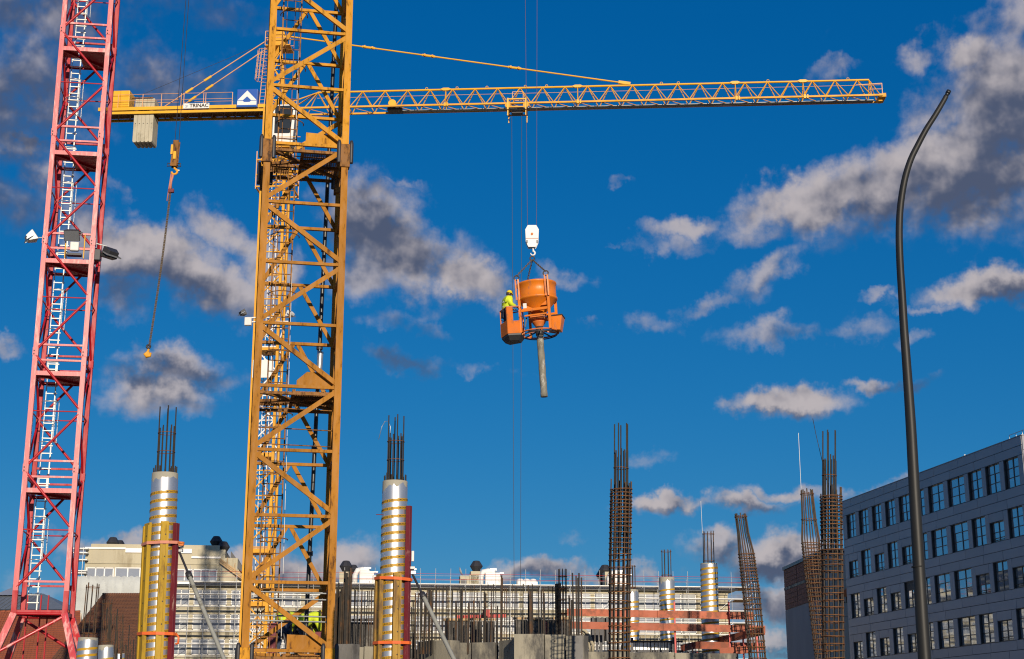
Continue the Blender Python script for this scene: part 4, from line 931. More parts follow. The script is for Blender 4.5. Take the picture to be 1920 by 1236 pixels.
# ------------------------------------------------------------------ yellow hook block with long chain
def near_hook():
    Y = 45.0
    H = thing('hook_block', 'rusty yellow hook block with a long swinging chain, hanging right of the red tower', 'crane hook', pt(327, 318, Y))
    t0, t1 = pt(330, 265, Y), pt(326, 313, Y); m = dirmat(t1, t0, 1, 1); L = (t0 - t1).length
    for y in (-.09, .09):
        b = MB(); b.add([(-.10, y - .015, .0), (.10, y - .015, 0), (.12, y - .015, 1), (-.06, y - .015, 1), (-.1, y + .015, 0), (.1, y + .015, 0), (.12, y + .015, 1), (-.06, y + .015, 1)], [(0, 1, 2, 3), (4, 7, 6, 5), (0, 4, 5, 1), (1, 5, 6, 2), (2, 6, 7, 3), (3, 7, 4, 0)], False, m); b.build('cheek_plate', 'yel_dark', H)
    b = MB(); b.box((0, 0, .5), (.13, .14, .9), m); b.build('sheave_case', 'darksteel', H, .01)
    b = MB(); b.box((-.08, -.12, .62), (.07, .05, .38), m); b.box((.02, -.12, .4), (.09, .05, .3), m); b.build('weight_plate', 'yel_bright', H, .01)
    b = MB()
    for q in (-1, 1): b.tube([m @ Vector((q * .06, 0, .04)), m @ Vector((q * .22, 0, .02)), m @ Vector((q * .2, 0, .14)), m @ Vector((q * .1, 0, .12))], .018, 6)
    b.build('rope_guard', 'darksteel', H)
    hk = pt(327, 322, Y); b = MB(); arc = [hk + Vector((0, 0, .2))] + [hk + Vector((.09 * math.cos(R(t)), 0, .09 * math.sin(R(t)))) for t in range(90, -175, -24)]
    b.tube(arc, .035, 8); b.build('hook', 'yel_jib', H)
    b = MB(); b.bar(hk + Vector((.02, 0, .06)), hk + Vector((.16, 0, .04)), .03); b.build('safety_latch', 'white', H)
    for (xb, yb, xt) in ((327, 266, 348.5), (334.5, 265, 354)):
        p0, p1 = pt(xb + 1, yb, Y), pt(xt, 0, Y); mem('hoist_rope', p0, p1 + (p1 - p0) * .35, .02, None, 'cable', H, 'rod5')
    p0, p1 = pt(323, 327, Y), pt(318, 362, Y)
    b = MB(); b.tube([pt(325, 326, Y), pt(321, 340, Y), pt(319, 358, Y)], .035, 8); b.tube([pt(321, 326, Y), pt(318, 345, Y), pt(313, 377, Y)], .02, 6); b.build('round_sling', 'strap_pink', H)
    b = MB(); b.box((0, 0, 0), (.17, .1, .12), Matrix.Translation(pt(321, 358, Y))); b.build('chain_shortener', 'maroon', H, .01)
    a, e = pt(320.5, 350, Y), pt(279.5, 650, Y)
    pts = []
    for k in range(6):
        t = k / 6; t2 = (k + 1) / 6
        f = lambda t: a.lerp(e, t) + Vector((.035 * math.sin(math.pi * t), 0, 0))
        for o in (-.012, .018): chain(f(t) + Vector((o, 0, 0)), f(t2) + Vector((o, 0, 0)), .018, .055, 'chain', H)
    b = MB(); b.ring((0, 0, 0), .055, .03, 14, 6); b.xf(Matrix.Translation(pt(278.5, 650, Y)) @ Matrix.Rotation(R(90), 4, 'X')); b.build('swivel', 'darksteel', H)
    q = pt(277, 664, Y); b = MB()
    b.tube([q + Vector((.02, 0, .16)), q + Vector((.0, 0, .06)), q + Vector((-.09, 0, -.01)), q + Vector((-.03, 0, -.08)), q + Vector((.07, 0, -.05)), q + Vector((.09, 0, .04))], .04, 8, [.03, .05, .05, .055, .05, .03]); b.box((.01, 0, .0), (.1, .08, .12), Matrix.Translation(q)); b.build('lower_hook', 'yel_jib', H)
near_hook()

# ------------------------------------------------------------------ rebar cages
def cage(label, Y, axis, tops, hoops, m='rebar_dark', nb=13, bar=.031, extra=None, group='tall rebar cages for columns'):
    """axis: list of (px_left, px_right, py) from the bottom up; tops: inner starter bundle (pxl, pxr, py_bottom, py_top) """
    prof = []
    for (a, b, y) in axis:
        pa, pb = pt(a, y, Y), pt(b, y, Y); prof.append(((pa + pb) / 2, (pb.x - pa.x) / 2))
    # extend to the ground along the lowest direction
    (c0, r0), (c1, r1) = prof[0], prof[1]; k = c0.z / (c1.z - c0.z); g0 = (c0 - (c1 - c0) * k, r0 + (r0 - r1) * min(k, 1) * .5); prof = [(Vector((g0[0].x, g0[0].y, 0)), r0)] + prof
    T = thing('rebar_cage', label, 'rebar cage', prof[0][0], group)
    def at(z):
        for i in range(len(prof) - 1):
            (p, r), (q, s) = prof[i], prof[i + 1]
            if z <= q.z or i == len(prof) - 2:
                t = (z - p.z) / (q.z - p.z); return p.lerp(q, t), r + (s - r) * t
    for i in range(nb):
        u = 2 * math.pi * (i + .5) / nb; jt = random.uniform(0, .35) if i % 3 else random.uniform(-.1, .1)
        pts = []
        for (c, r) in prof: pts.append(c + Vector((r * math.cos(u), r * math.sin(u), 0)))
        pts[-1] = pts[-1] - (pts[-1] - pts[-2]).normalized() * jt * (1 if tops else .15)
        b = MB(); b.tube(pts, bar / 2, 6); b.build('rebar', m if i % 2 else 'rust_rebar', T, recalc=False)
    for (pya, pyb, n) in hoops:
        za, zb = zat(pya, Y), zat(pyb, Y)
        for i in range(n):
            z = za + (zb - za) * (i + random.uniform(-.12, .12)) / n; c, r = at(z)
            b = MB(); b.ring((0, 0, 0), r + bar * .7, .012, 18, 5); b.xf(Matrix.Translation(c) @ Matrix.Rotation(R(random.uniform(-2, 2)), 4, 'X') @ Matrix.Rotation(R(random.uniform(-2.5, 2.5)), 4, 'Y')); b.build('hoop', 'hoop', T, recalc=False)
    if tops:
        pl, pr, yb, yt = tops; zb, zt = zat(yb, Y), zat(yt, Y)
        cb = pt((pl + pr) / 2, yb, Y); ct = pt((pl + pr) / 2, yt, Y); r = (pt(pr, yt, Y).x - pt(pl, yt, Y).x) / 2
        for i in range(14):
            u = 2 * math.pi * i / 14 + .2; o = Vector((r * math.cos(u), r * math.sin(u), 0)); e = (ct - cb).normalized()
            cut = 0 if i % 3 == 0 else random.uniform(.55, .75) * (1 if yt < 850 else .4)
            mem('rebar', cb + o - e * random.uniform(.0, .5), ct + o - e * cut, bar * 1.05, None, m, T, 'rod5')
            if i % 2: mem('rebar', cb + o * .9 - e * random.uniform(.2, .8), cb.lerp(ct, random.uniform(.15, .55)) + o * .9, bar * 1.05, None, m, T, 'rod5')
        for t in (.2, .55):
            b = MB(); b.ring((0, 0, 0), r + bar * .6, .009, 16, 5); b.xf(Matrix.Translation(cb.lerp(ct, .25 + t * .6)) @ Matrix.Rotation(R(3), 4, 'Y')); b.build('hoop', 'hoop', T, recalc=False)
    if extra: extra(T)
    return T
cage('straight dark rebar cage standing alone just right of the bare concrete core wall', 34,
     [(1142, 1180, 1236), (1143, 1182, 1050), (1146, 1184, 905)], (1152, 1177, 995, 795), [(1236, 1050, 12), (1050, 980, 7), (980, 912, 10)])
def wire(T):
    b = MB(); b.tube([pt(1524, 785, 34.4), pt(1530, 815, 34.4), pt(1541, 862, 34.4), pt(1550, 900, 34.4)], .007, 5); b.build('loose_wire', 'rebar_dark', T)
cage('tall dark rebar cage beside the left edge of the grey office building', 34.2,
     [(1543, 1582, 1236), (1541, 1579, 1050), (1539, 1577, 918)], (1543, 1567, 1010, 808), [(1236, 1060, 13), (1060, 985, 8), (985, 925, 9)], extra=wire)
cage('leaning slim rebar cage right of the two foil wrapped columns', 42,
     [(1405, 1436, 1236), (1393, 1424, 1110), (1385, 1413, 1035), (1383, 1404, 1000), (1378, 1398, 962)], None, [(1236, 1110, 11), (1110, 1040, 11), (1036, 1004, 1), (970, 962, 1)], nb=9, bar=.034)
def rod2(T):
    mem('survey_rod', pt(1502, 916, 42.2), pt(1497, 812, 42.2), .014, None, 'white', T, 'rod')
cage('bent rusty rebar cage with a tall white rod standing on top', 42.4,
     [(1529, 1551, 1236), (1519, 1545, 1145), (1509, 1540, 1070), (1503, 1536, 1010), (1504, 1530, 975), (1502, 1523, 918)], None, [(1236, 1145, 10), (1145, 1070, 9), (1070, 1012, 9), (975, 968, 1), (926, 920, 1)], 'rust_rebar', nb=9, bar=.034, extra=rod2)

# ------------------------------------------------------------------ columns
def column(label, Y, pxl, pxr, pyt, pxb, foil_top, bars, group, lettering=False, nbar=12, bottom_z=0., pitch=.155, short=True):
    top = pt((pxl + pxr) / 2, pyt, Y); rad = (pt(pxr, pyt, Y).x - pt(pxl, pyt, Y).x) / 2
    bot = Vector((xat(pxb, zat(1236, Y), Y), Y, zat(1236, Y))); d = (top - bot).normalized()
    g0 = bot + d * ((bottom_z - bot.z) / d.z)
    H = (top - g0).length; m = dirmat(g0, top, 1, 1 ); m = m @ Matrix.Diagonal((1, 1, 1 / H, 1))
    T = thing('concrete_column', label, 'column', g0, group)
    n = 40; hf = H - foil_top
    b = MB(); b.lathe([(rad * .985, 0), (rad * .985, H - .01), (rad * .97, H)], n, m); b.build('shaft', 'col_conc', T)
    # foil sleeve with torn upper edge
    b = MB(); vs = []; rs = rad
    edge = []
    rr = random.Random(int(pxl)); e = 0
    for i in range(n):
        u = 2 * math.pi * i / n
        e = foil_top * .55 * (.5 + .5 * math.sin(u * 1.0 + 2.2)) + (rr.uniform(0, foil_top * .35)); edge.append(min(H - .03, hf + e if lettering or foil_top > .12 else H - .015))
    for i in range(n):
        u = 2 * math.pi * i / n; vs.append((rs * math.cos(u), rs * math.sin(u), .02))
    for i in range(n):
        u = 2 * math.pi * i / n; vs.append((rs * math.cos(u), rs * math.sin(u), hf - .02 if foil_top > .05 else H - .03))
    for i in range(n):
        u = 2 * math.pi * i / n; vs.append((rs * math.cos(u), rs * math.sin(u), max(edge[i], hf)))
    b.add(vs, [(k * n + i, k * n + (i + 1) % n, (k + 1) * n + (i + 1) % n, (k + 1) * n + i) for k in (0, 1) for i in range(n)], True, m); b.build('foil_sleeve', 'foil', T)
    # spiral tape
    tw = .029; vs = []; N_ = int((hf - .1) / pitch * 32); fs = []
    for i in range(N_ + 1):
        u = 2 * math.pi * i / 32; z = .05 + pitch * i / 32
        for q in (-tw, tw): vs.append(((rs + .004) * math.cos(u), (rs + .004) * math.sin(u), z + q))
        if i: fs.append((2 * i - 2, 2 * i, 2 * i + 1, 2 * i - 1))
    b = MB(); b.add(vs, fs, True, m); b.build('spiral_tape', 'tape', T)
    if lettering:
        tx = text_mb('MONOTUB D.D.', .048, 0., .0008); w0 = min(v.x for v in tx.v); out = MB()
        turns = int((hf - .1) / pitch); v0 = [v.copy() for v in tx.v]; rep = 2 * math.pi * rad / .46
        for k in range(max(0, int((2.2 - .05) / pitch)), turns):
            for q in range(3):
                vv = []
                for v in v0:
                    s = (v.x - w0) / rad + q * (.46 / rad) - math.pi * .95
                    z = .05 + pitch * (k + (s % (2 * math.pi)) / (2 * math.pi)) + v.y
                    if s < 0: z = .05 + pitch * (k + 1 + s / (2 * math.pi)) + v.y
                    else: z = .05 + pitch * (k + 1 + s / (2 * math.pi)) + v.y
                    vv.append(((rs + .007) * math.cos(s), (rs + .007) * math.sin(s), z))
                if max(a[2] for a in vv) < hf: out.add(vv, tx.f)
        out.xf(m); tag(out.build('tape_lettering', 'ink', T, recalc=False), kind='stuff')
    # starter bars
    br = rad * .62
    for i in range(nbar):
        u = 2 * math.pi * i / nbar + .25; L_ = (bars if i % 3 == 0 else bars * random.uniform(.66, .74)) if short else bars * random.uniform(.93, 1.0)
        c = m @ Vector((br * math.cos(u), br * math.sin(u), H - .1)); e = m @ Vector((br * math.cos(u) * .98, br * math.sin(u) * .98, H + L_))
        mem('starter_bar', c, e, .026, None, 'rebar_dark' if lettering else 'rust_rebar', T, 'rod5')
        if short:
            c = m @ Vector((rad * .86 * math.cos(u), rad * .86 * math.sin(u), H - .1)); e = m @ Vector((rad * .86 * math.cos(u), rad * .86 * math.sin(u), H + random.uniform(.08, .15)))
            mem('starter_bar', c, e, .026, None, 'rebar_dark', T, 'rod5')
    for t in ((.32, .6) if short else (.08, .9)):
        b = MB(); b.ring((0, 0, H + bars * t), br + .016, .007, 18, 5, m=m @ Matrix.Rotation(R(3), 4, 'X') if 0 else m); b.build('hoop', 'hoop', T, recalc=False)
    return T, m, H, rad
GC = 'foil wrapped round columns'
def formwork(T, m, H, rad, ztop, boards, beam, straps, strut, bmat, strapm, foilz=None):
    # boards: list of (azimuth deg, width, depth) ; azimuth 270 faces the camera
    for (azd, w, dep, zt_) in boards:
        u = R(azd); c = Matrix.Rotation(u, 4, 'Z') @ Matrix.Translation((rad + .012 + dep / 2, 0, 0))
        b = MB(); b.box((0, 0, zt_ / 2 + .2), (dep, w, zt_ - .4), m @ c); o = b.build('shutter_board', bmat, T, .004)
        b = MB()
        for s_ in (-1, 1): b.box((dep / 2 + .012, s_ * (w / 2 - .022), zt_ / 2 + .2), (.03, .045, zt_ - .5), m @ c)
        b.build('board_flange', bmat, o)
        b = MB()
        for k in range(5): b.rod(Vector((dep / 2, .02, zt_ - .25 - k * .42)), Vector((dep / 2 + .012, .02, zt_ - .25 - k * .42)), .014, 6)
        b.xf(m @ c); b.build('nail_hole', 'ink', o)
    azd, w, dep, zt_ = beam; u = R(azd); c = Matrix.Rotation(u, 4, 'Z') @ Matrix.Translation((rad + .02 + dep / 2, 0, 0))
    b = MB(); b.box((0, -w / 2 + .012, zt_ / 2 + .1), (dep, .024, zt_ - .2), m @ c); b.box((0, w / 2 - .012, zt_ / 2 + .1), (dep, .024, zt_ - .2), m @ c); b.box((-dep / 2 + .012, 0, zt_ / 2 + .1), (.02, w - .04, zt_ - .2), m @ c); b.box((dep / 2 - .012, 0, zt_ / 2 + .1), (.02, w - .04, zt_ - .2), m @ c); b.build('steel_waling', 'maroon', T, .004)
    for i, (zs, rr, az0, az1, tilt) in enumerate(straps):
        b = MB(); vs = []; fs = []; n = 10
        prev = None
        corner = []
        for (azd2, w2, d2, _) in boards + [beam]:
            for s_ in (-1, 1):
                p = Matrix.Rotation(R(azd2), 4, 'Z') @ Vector((rad + d2 + .05, s_ * (w2 / 2 + .005), 0)); corner.append((math.degrees(math.atan2(p.y, p.x)) % 360, p))
        corner = [p for p in sorted(corner, key=lambda a: a[0])]
        k = len(corner); vs = []
        for (an, p) in corner:
            for dz_ in (-.028, .028): vs.append((p.x, p.y, zs + dz_ + tilt * p.x))
        back = [(rad * 1.08 * math.cos(R(q)), rad * 1.08 * math.sin(R(q))) for q in (30, 60, 90, 120, 150)]
        ring = vs + [(x, y, zs + dz_ + tilt * x) for (x, y) in back for dz_ in (-.028, .028)]
        K = len(ring) // 2
        pts_o = [Vector(v) for v in ring]; pts_i = [Vector((v[0] * .985, v[1] * .985, v[2])) for v in ring]
        b.add(pts_o + pts_i, [(2 * i, 2 * ((i + 1) % K), 2 * ((i + 1) % K) + 1, 2 * i + 1) for i in range(K)] + [(2 * K + 2 * i + 1, 2 * K + 2 * ((i + 1) % K) + 1, 2 * K + 2 * ((i + 1) % K), 2 * K + 2 * i) for i in range(K)], False, m)
        b.build('ratchet_strap', strapm[i], T, recalc=False)
    (pa, pb, Ya, Yb) = strut
    p0, p1 = pt(*pa, Ya), pt(*pb, Yb); d = (p1 - p0); p2 = p0 + d * ((.1 - p0.z) / d.z)
    T2 = thing('push_pull_prop', ('steel prop leaning on the left wrapped column' if pa[0] < 500 else 'steel prop leaning on the middle wrapped column'), 'prop', p2, 'steel props')
    q = p0.lerp(p2, .10)
    mem('inner_tube', p0, q, .045, None, 'darksteel', T2, 'rod'); mem('outer_tube', q, p2, .08, None, 'prop', T2, 'rod')
    b = MB(); b.rod(q - (q - p0).normalized() * .05, q + (q - p0).normalized() * .08, .06, 10); b.build('adjusting_collar', 'darksteel', T2)
    b = MB(); b.box((0, 0, 0), (.16, .1, .06), Matrix.Translation(p0)); b.bar(p0 + Vector((-.05, 0, .04)), p0 + Vector((.09, 0, .07)), .03); b.build('head_bracket', 'galv', T2)
    b = MB(); b.box((0, 0, -.06), (.3, .2, .06), Matrix.Translation(p2)); b.build('foot_plate', 'galv', T2)

T1, m1, H1, r1 = column('nearest silver foil wrapped column with yellow shuttering boards, left of the yellow tower', 29, 285, 334, 888, 268 + 25, .30, 1.32, GC, True)
formwork(T1, m1, H1, r1, H1 - .98, [(214, .27, .05, zat(983, 29)), (291, .15, .05, zat(981, 29))], (337, .09, .09, zat(982, 28.9)),
         [(zat(1016, 28.6), 0, 0, 0, .03), (zat(1187, 28.6), 0, 0, 0, -.02)], ((335, 1032), (420, 1236), 29, 27.5), 'board', ('strap_pink', 'strap'))
b = MB(); b.ring((0, 0, 0), .045, .02, 12, 6); b.box((0, 0, -.02), (.1, .07, .07)); b.xf(Matrix.Translation(pt(340, 1018, 28.8))); b.build('strap_ratchet', 'orange_worn', T1)
b = MB(); b.tube([pt(330, 1188, 28.7), pt(335, 1195, 28.7), pt(334, 1206, 28.7), pt(329, 1208, 28.7)], .022, 6); b.build('strap_tail', 'strap', T1)
T2_, m2, H2, r2 = column('silver foil wrapped column right of the yellow tower, with ochre boards and maroon steel beam', 29, 717, 764.5, 903, 734, .30, 1.30, GC, True)
formwork(T2_, m2, H2, r2, 0, [(212, .22, .05, zat(1078, 29)), (290, .15, .05, zat(1077, 29))], (338, .09, .09, zat(949, 28.9)),
         [(zat(1083, 28.6), 0, 0, 0, -.045), (zat(1204, 28.6), 0, 0, 0, .0)], ((772, 1074), (851, 1236), 29, 27.5), 'board_old', ('strap', 'strap'))
b = MB(); b.tube([pt(732, 830, 29), pt(732, 800, 29), pt(728, 790, 29), pt(722, 790, 29), pt(716, 800, 29), pt(710, 824, 29)], .006, 5); b.build('loose_wire', 'galv', T2_)
mem('tie_pin', pt(705, 965, 28.9), pt(718, 965, 28.9), .016, None, 'maroon', T2_, 'rod5')
b = MB(); b.box((0, 0, 0), (.05, .05, .2), Matrix.Translation(pt(774, 1043, 28.9))); b.box((.0, 0, -.22), (.09, .04, .05), Matrix.Translation(pt(774, 1043, 28.9))); b.build('waling_clamp', 'white_dirty', T2_, .01)
column('foil wrapped column mostly hidden behind the tall rebar cage, behind the red brown planks', 50, 1169, 1197, 1106, 1171 + 14, .3, .85, GC, nbar=8, bottom_z=0, short=False)
column('foil wrapped column between the two others in the row behind the red brown planks', 49, 1235.5, 1264.5, 1083, 1253, .3, .92, GC, nbar=8, short=False)
T5, m5, H5, r5 = column('foil wrapped column nearest the leaning cage, with a thin white rod', 44, 1313, 1345.5, 1057, 1333, .04, .95, GC, nbar=9, short=False)
mem('survey_rod', pt(1317, 1000, 43.8), pt(1314, 940, 43.8), .011, None, 'white', T5, 'rod')
column('short foil wrapped column in the lower left corner, largest of three stubs', 37.5, 147, 184, 1196, 162, .16, 1.35, 'column stubs at lower left', nbar=8, short=False)
column('bare topped column stub in the middle of three at lower left', 49, 184.5, 213, 1210, 198, .3, 1.45, 'column stubs at lower left', nbar=11, short=False)
column('smallest foil wrapped column stub of three at lower left', 62, 213, 235, 1226, 224, .05, 1.6, 'column stubs at lower left', nbar=9, short=False)

# loose starter bars standing in a slab edge at lower left
sw = thing('slab_upstand', 'low concrete upstand bristling with thin rebar, beside the left column', 'wall', (xat(232, 2, 58), 58, 0))
b = MB(); b.box((xat(226, 3.5, 58), 58, 1.85), (2.4, .5, 3.7)); b.build('upstand', 'concrete', sw)
for i in range(22):
    px = 190 + i * 3.1 + random.uniform(-1.5, 1.5); y = 58 + random.uniform(-.2, .2)
    zt = zat(random.choice([1128, 1140, 1160, 1180]) + (px - 190) * .7, 58); mem('starter_bar', Vector((xat(px, 3.5, y), y, 3.4)), Vector((xat(px, 4, y) + random.uniform(-.03, .08), y, zt)), .04, None, 'rust_rebar' if i % 3 else 'rebar_dark', sw, 'rod5')

# ------------------------------------------------------------------ core walls with rebar
def wallseg(T, a, b_, z0, z1, th, m='concrete', name='wall_panel'):
    d = (b_ - a); L = d.length; ang = math.atan2(d.y, d.x)
    w = MB(); w.box((L / 2, th / 2, (z0 + z1) / 2), (L - .02, th, z1 - z0)); w.xf(Matrix.Translation((a.x, a.y, 0)) @ Matrix.Rotation(ang, 4, 'Z')); return w.build(name, m, T, .008)
def G(px, Y, z=3.5): return Vector((xat(px, z, Y), Y, 0))
cw = thing('concrete_wall', 'curved bare concrete core wall bristling with rebar at the bottom centre', 'wall', G(940, 41))
segs = [((782, 41.5), (815, 40.6), 1204), ((815, 40.6), (845, 40.2), 1202), ((845, 40.4), (858, 40.6), 1203), ((858, 40.6), (884, 40.7), 1205), ((884, 40.7), (928, 40.5), 1205), ((929, 40.9), (935, 40.9), 1204), ((935, 40.4), (963, 39.6), 1202), ((963, 39.0), (1021, 38.9), 1189), ((1021, 38.9), (1061, 38.9), 1190), ((1061, 38.7), (1095, 38.5), 1192)]
for i, (a_, b_, py) in enumerate(segs):
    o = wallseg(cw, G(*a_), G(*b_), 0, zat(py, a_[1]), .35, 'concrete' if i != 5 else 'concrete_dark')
    if i in (4, 7, 8, 9):
        c = G((a_[0] + b_[0]) / 2, a_[1] - .01); h_ = MB(); h_.rod((c.x, c.y - .02, zat(py + 12, a_[1])), (c.x, c.y + .05, zat(py + 12, a_[1])), .02, 8); h_.build('tie_hole', 'ink', o)
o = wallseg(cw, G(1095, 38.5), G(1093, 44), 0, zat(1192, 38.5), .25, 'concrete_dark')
# rebar growing out of the wall: px, top y
def bars_on(T, spec, Y0, base_py, dy=.15):
    for (pa, pb, n, ya, yb, w) in spec:
        for i in range(n):
            px = pa + (pb - pa) * (i + .5) / n + random.uniform(-1.6, 1.6); y = Y0 + random.uniform(0, dy) + .05; t = i / max(1, n - 1)
            zt = zat(ya + (yb - ya) * t + random.uniform(-5, 5), y); zb_ = zat(base_py, y) - .3
            mem('starter_bar', Vector((xat(px, 3.9, y), y, zb_)), Vector((xat(px, 3.9, y) + random.uniform(-.03, .03), y + random.uniform(-.03, .03), zt)), w * random.uniform(.9, 1.15), None, 'rust_rebar' if random.random() < .45 else 'rebar_dark', T, 'rod5')
bars_on(cw, [(783, 812, 13, 1120, 1104, .035), (812, 846, 8, 1098, 1104, .03), (846, 934, 15, 1101, 1100, .026), (850, 936, 8, 1125, 1135, .04), (861, 865, 2, 1102, 1102, .05), (936, 942, 2, 1075, 1080, .05), (938, 966, 6, 1098, 1100, .026), (906, 912, 2, 1113, 1113, .05)], 40.6, 1205)
bars_on(cw, [(966, 1062, 10, 1099, 1100, .032), (990, 1000, 2, 1114, 1114, .07), (1012, 1026, 2, 1110, 1112, .04), (1042, 1050, 3, 1096, 1098, .06), (1064, 1072, 3, 1117, 1121, .05), (1075, 1092, 5, 1079, 1079, .045)], 39.1, 1191)
rc = MB()
cc = G(1056, 39.2)
for i in range(8):
    u = i * math.pi / 4; mem('starter_bar', Vector((cc.x + .1 * math.cos(u), cc.y + .1 * math.sin(u), 3.9)), Vector((cc.x + .1 * math.cos(u), cc.y + .1 * math.sin(u), zat(1067, 39.2))), .022, None, 'rust_rebar', cw, 'rod5')
for py in (1081, 1104, 1125, 1150):
    b = MB(); b.ring((cc.x, cc.y, zat(py, 39.2)), .115, .01, 14, 5); b.build('hoop', 'hoop', cw, recalc=False)
# dark formwork panels behind, with timber edge
fw = thing('formwork', 'dark stained plywood formwork with timber edge behind the rebar of the core wall', 'formwork', G(900, 43))
for (pa, pb, y, yt, yb) in ((832, 928, 42.6, 1164, 1204), (964, 1069, 41.0, 1162, 1190)):
    n = 4; 
    for i in range(n):
        a_, b_ = G(pa + (pb - pa) * i / n, y), G(pa + (pb - pa) * (i + 1) / n, y); wallseg(fw, a_, b_, 2.2, zat(yt + random.uniform(-1, 1), y), .12, 'ply', 'formwork_panel')
    mem('edge_timber', G(pa - 2, y - .03) + Vector((0, 0, zat(yt, y) + .03)), G(pb + 2, y - .03) + Vector((0, 0, zat(yt, y) + .03)), .06, .08, 'wood', fw)
    for i in range(3):
        q = G(pa + (pb - pa) * (i + .8) / 3.2, y - .08); bxo('soldier_beam', q + Vector((0, 0, (zat(yt, y) + 2.4) / 2)), (.07, .07, zat(yt, y) - 2.5), 'maroon' if i == 1 else 'darksteel', fw)
mem('walkway_beam', G(856, 43) + Vector((0, 0, zat(1157, 43))), G(950, 43) + Vector((0, 0, zat(1155, 43))), .09, .09, 'redpost', fw)
bxo('clamp_block', G(911, 43) + Vector((0, 0, zat(1151, 43))), (.2, .15, .22), 'redpost', fw)
# wall left of the wrapped column
lw = thing('concrete_wall', 'low stained concrete wall with a dense clump of dark rebar, right of the yellow tower', 'wall', G(665, 40))
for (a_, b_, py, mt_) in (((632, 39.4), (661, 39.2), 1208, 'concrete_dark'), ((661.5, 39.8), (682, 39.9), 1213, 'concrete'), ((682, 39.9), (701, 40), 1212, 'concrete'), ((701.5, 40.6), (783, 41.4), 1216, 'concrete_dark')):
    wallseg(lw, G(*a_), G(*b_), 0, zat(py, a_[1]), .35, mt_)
o = wallseg(lw, G(620, 41), G(632, 39.4), 0, zat(1222, 40), .3, 'wood', 'timber_panel')
bars_on(lw, [(620, 634, 8, 1128, 1092, .05), (632, 652, 12, 1110, 1085, .055), (640, 656, 4, 1072, 1068, .06), (654, 704, 12, 1106, 1106, .028), (760, 784, 9, 1150, 1108, .035)], 40.2, 1213, .5)
o = wallseg(lw, G(622, 42.2), G(708, 42.4), 2.4, zat(1166, 42.2), .15, 'ply', 'formwork_panel')
mem('edge_timber', G(650, 42.1) + Vector((0, 0, zat(1163, 42.1))), G(705, 42.1) + Vector((0, 0, zat(1162, 42.1))), .07, None, 'darksteel', lw)

# right slab edge, guard planks
sl = thing('concrete_slab', 'flat grey slab edge at the bottom, right of the core wall', 'slab', G(1240, 43))
for (pa, pb) in ((1096, 1180), (1180, 1266), (1266, 1319), (1319, 1386)):
    wallseg(sl, G(pa, 42.8), G(pb, 42.8), 1.0, zat(1222 + (pa - 1096) * .014, 42.8), .5, 'concrete', 'edge_panel')
for px in (1133, 1193, 1265, 1306, 1335): b = MB(); c = G(px, 42.79); b.rod((c.x, c.y - .01, zat(1230, 42.8)), (c.x, c.y + .03, zat(1230, 42.8)), .02, 8); b.build('tie_hole', 'ink', sl)
gr = thing('guard_rail', 'red brown timber edge protection planks on red posts in front of the wrapped columns', 'barrier', G(1240, 42))
def plank(a_, b_, n):
    (pa, ya, Ya), (pb, yb, Yb) = a_, b_
    for i in range(n):
        t, u = i / n, (i + 1) / n
        p = pt(pa + (pb - pa) * t, ya + (yb - ya) * t, Ya + (Yb - Ya) * t); q = pt(pa + (pb - pa) * u, ya + (yb - ya) * u, Ya + (Yb - Ya) * u)
        e = (q - p).normalized() * .08; mem('plank', p - e, q + e, .2, .03, 'plank', gr, 'box', (0, 1, 0)).location.y += .034 * (i % 2)
plank((1068, 1148, 43.0), (1408, 1155, 43.2), 4); plank((1068, 1172, 43.0), (1430, 1180, 43.0), 4)
plank((1280, 1215, 45.5), (1430, 1184, 42), 2); plank((1308, 1210, 43.4), (1428, 1212, 42.9), 2)
plank((1355, 1222, 43), (1405, 1218, 42.9), 1)
for (px, yt, Y) in ((1268, 1128, 43.1), (1371, 1128, 43.1), (1396, 1190, 42.9), (1422, 1190, 42.7), (1300, 1204, 44.9), (1309, 1222, 43.4), (1291, 1222, 45)):
    c = G(px, Y); mem('post', Vector((c.x, c.y + .05, 1.5)), Vector((c.x, c.y + .05, zat(yt, Y))), .045, None, 'redpost', gr)
# stack of grey formwork panels on the slab
fp = thing('formwork_stack', 'row of silver corrugated formwork boxes lying on the slab left of the middle wrapped column', 'formwork', G(1230, 44.5, 2.4) + Vector((0, 0, 2.1)))
for i in range(12):
    c = G(1188 + i * 7.2, 44.6); bxo('formwork_panel', c + Vector((0, 0, zat(1210, 44.6) - .02)), (.09, .35, .24), 'galv', fp)
for py in (1203, 1221): mem('binding_beam', G(1182, 44.4) + Vector((0, 0, zat(py, 44.4))), G(1282, 44.4) + Vector((0, 0, zat(py, 44.4))), .05, None, 'darksteel', fp)
for i in range(30):
    px = 1182 + i * 6.5 + random.uniform(-1, 1); c = G(px, 44.2 + random.uniform(0, .3)); mem('starter_bar', c + Vector((0, 0, 2.)), c + Vector((0, 0, zat(random.choice([1196, 1193, 1201]), 44.2))), .02, None, 'rebar_dark', sl, 'rod5')
for i in range(16):
    px = 1098 + i * 5.2; c = G(px, 44.2); mem('starter_bar', c + Vector((0, 0, 2.)), c + Vector((0, 0, zat(random.choice([1190, 1202, 1210, 1170]), 44.2))), .022, None, 'rebar_dark', sl, 'rod5')
for (px, yt) in ((1186, 1196), (1264, 1195), (1113, 1164), (1120, 1168), (1128, 1160)): c = G(px, 44.1); bxo('slab_post', c + Vector((0, 0, (zat(yt, 44.1) + 1.9) / 2)), (.07, .05, zat(yt, 44.1) - 1.9), 'darksteel', sl)
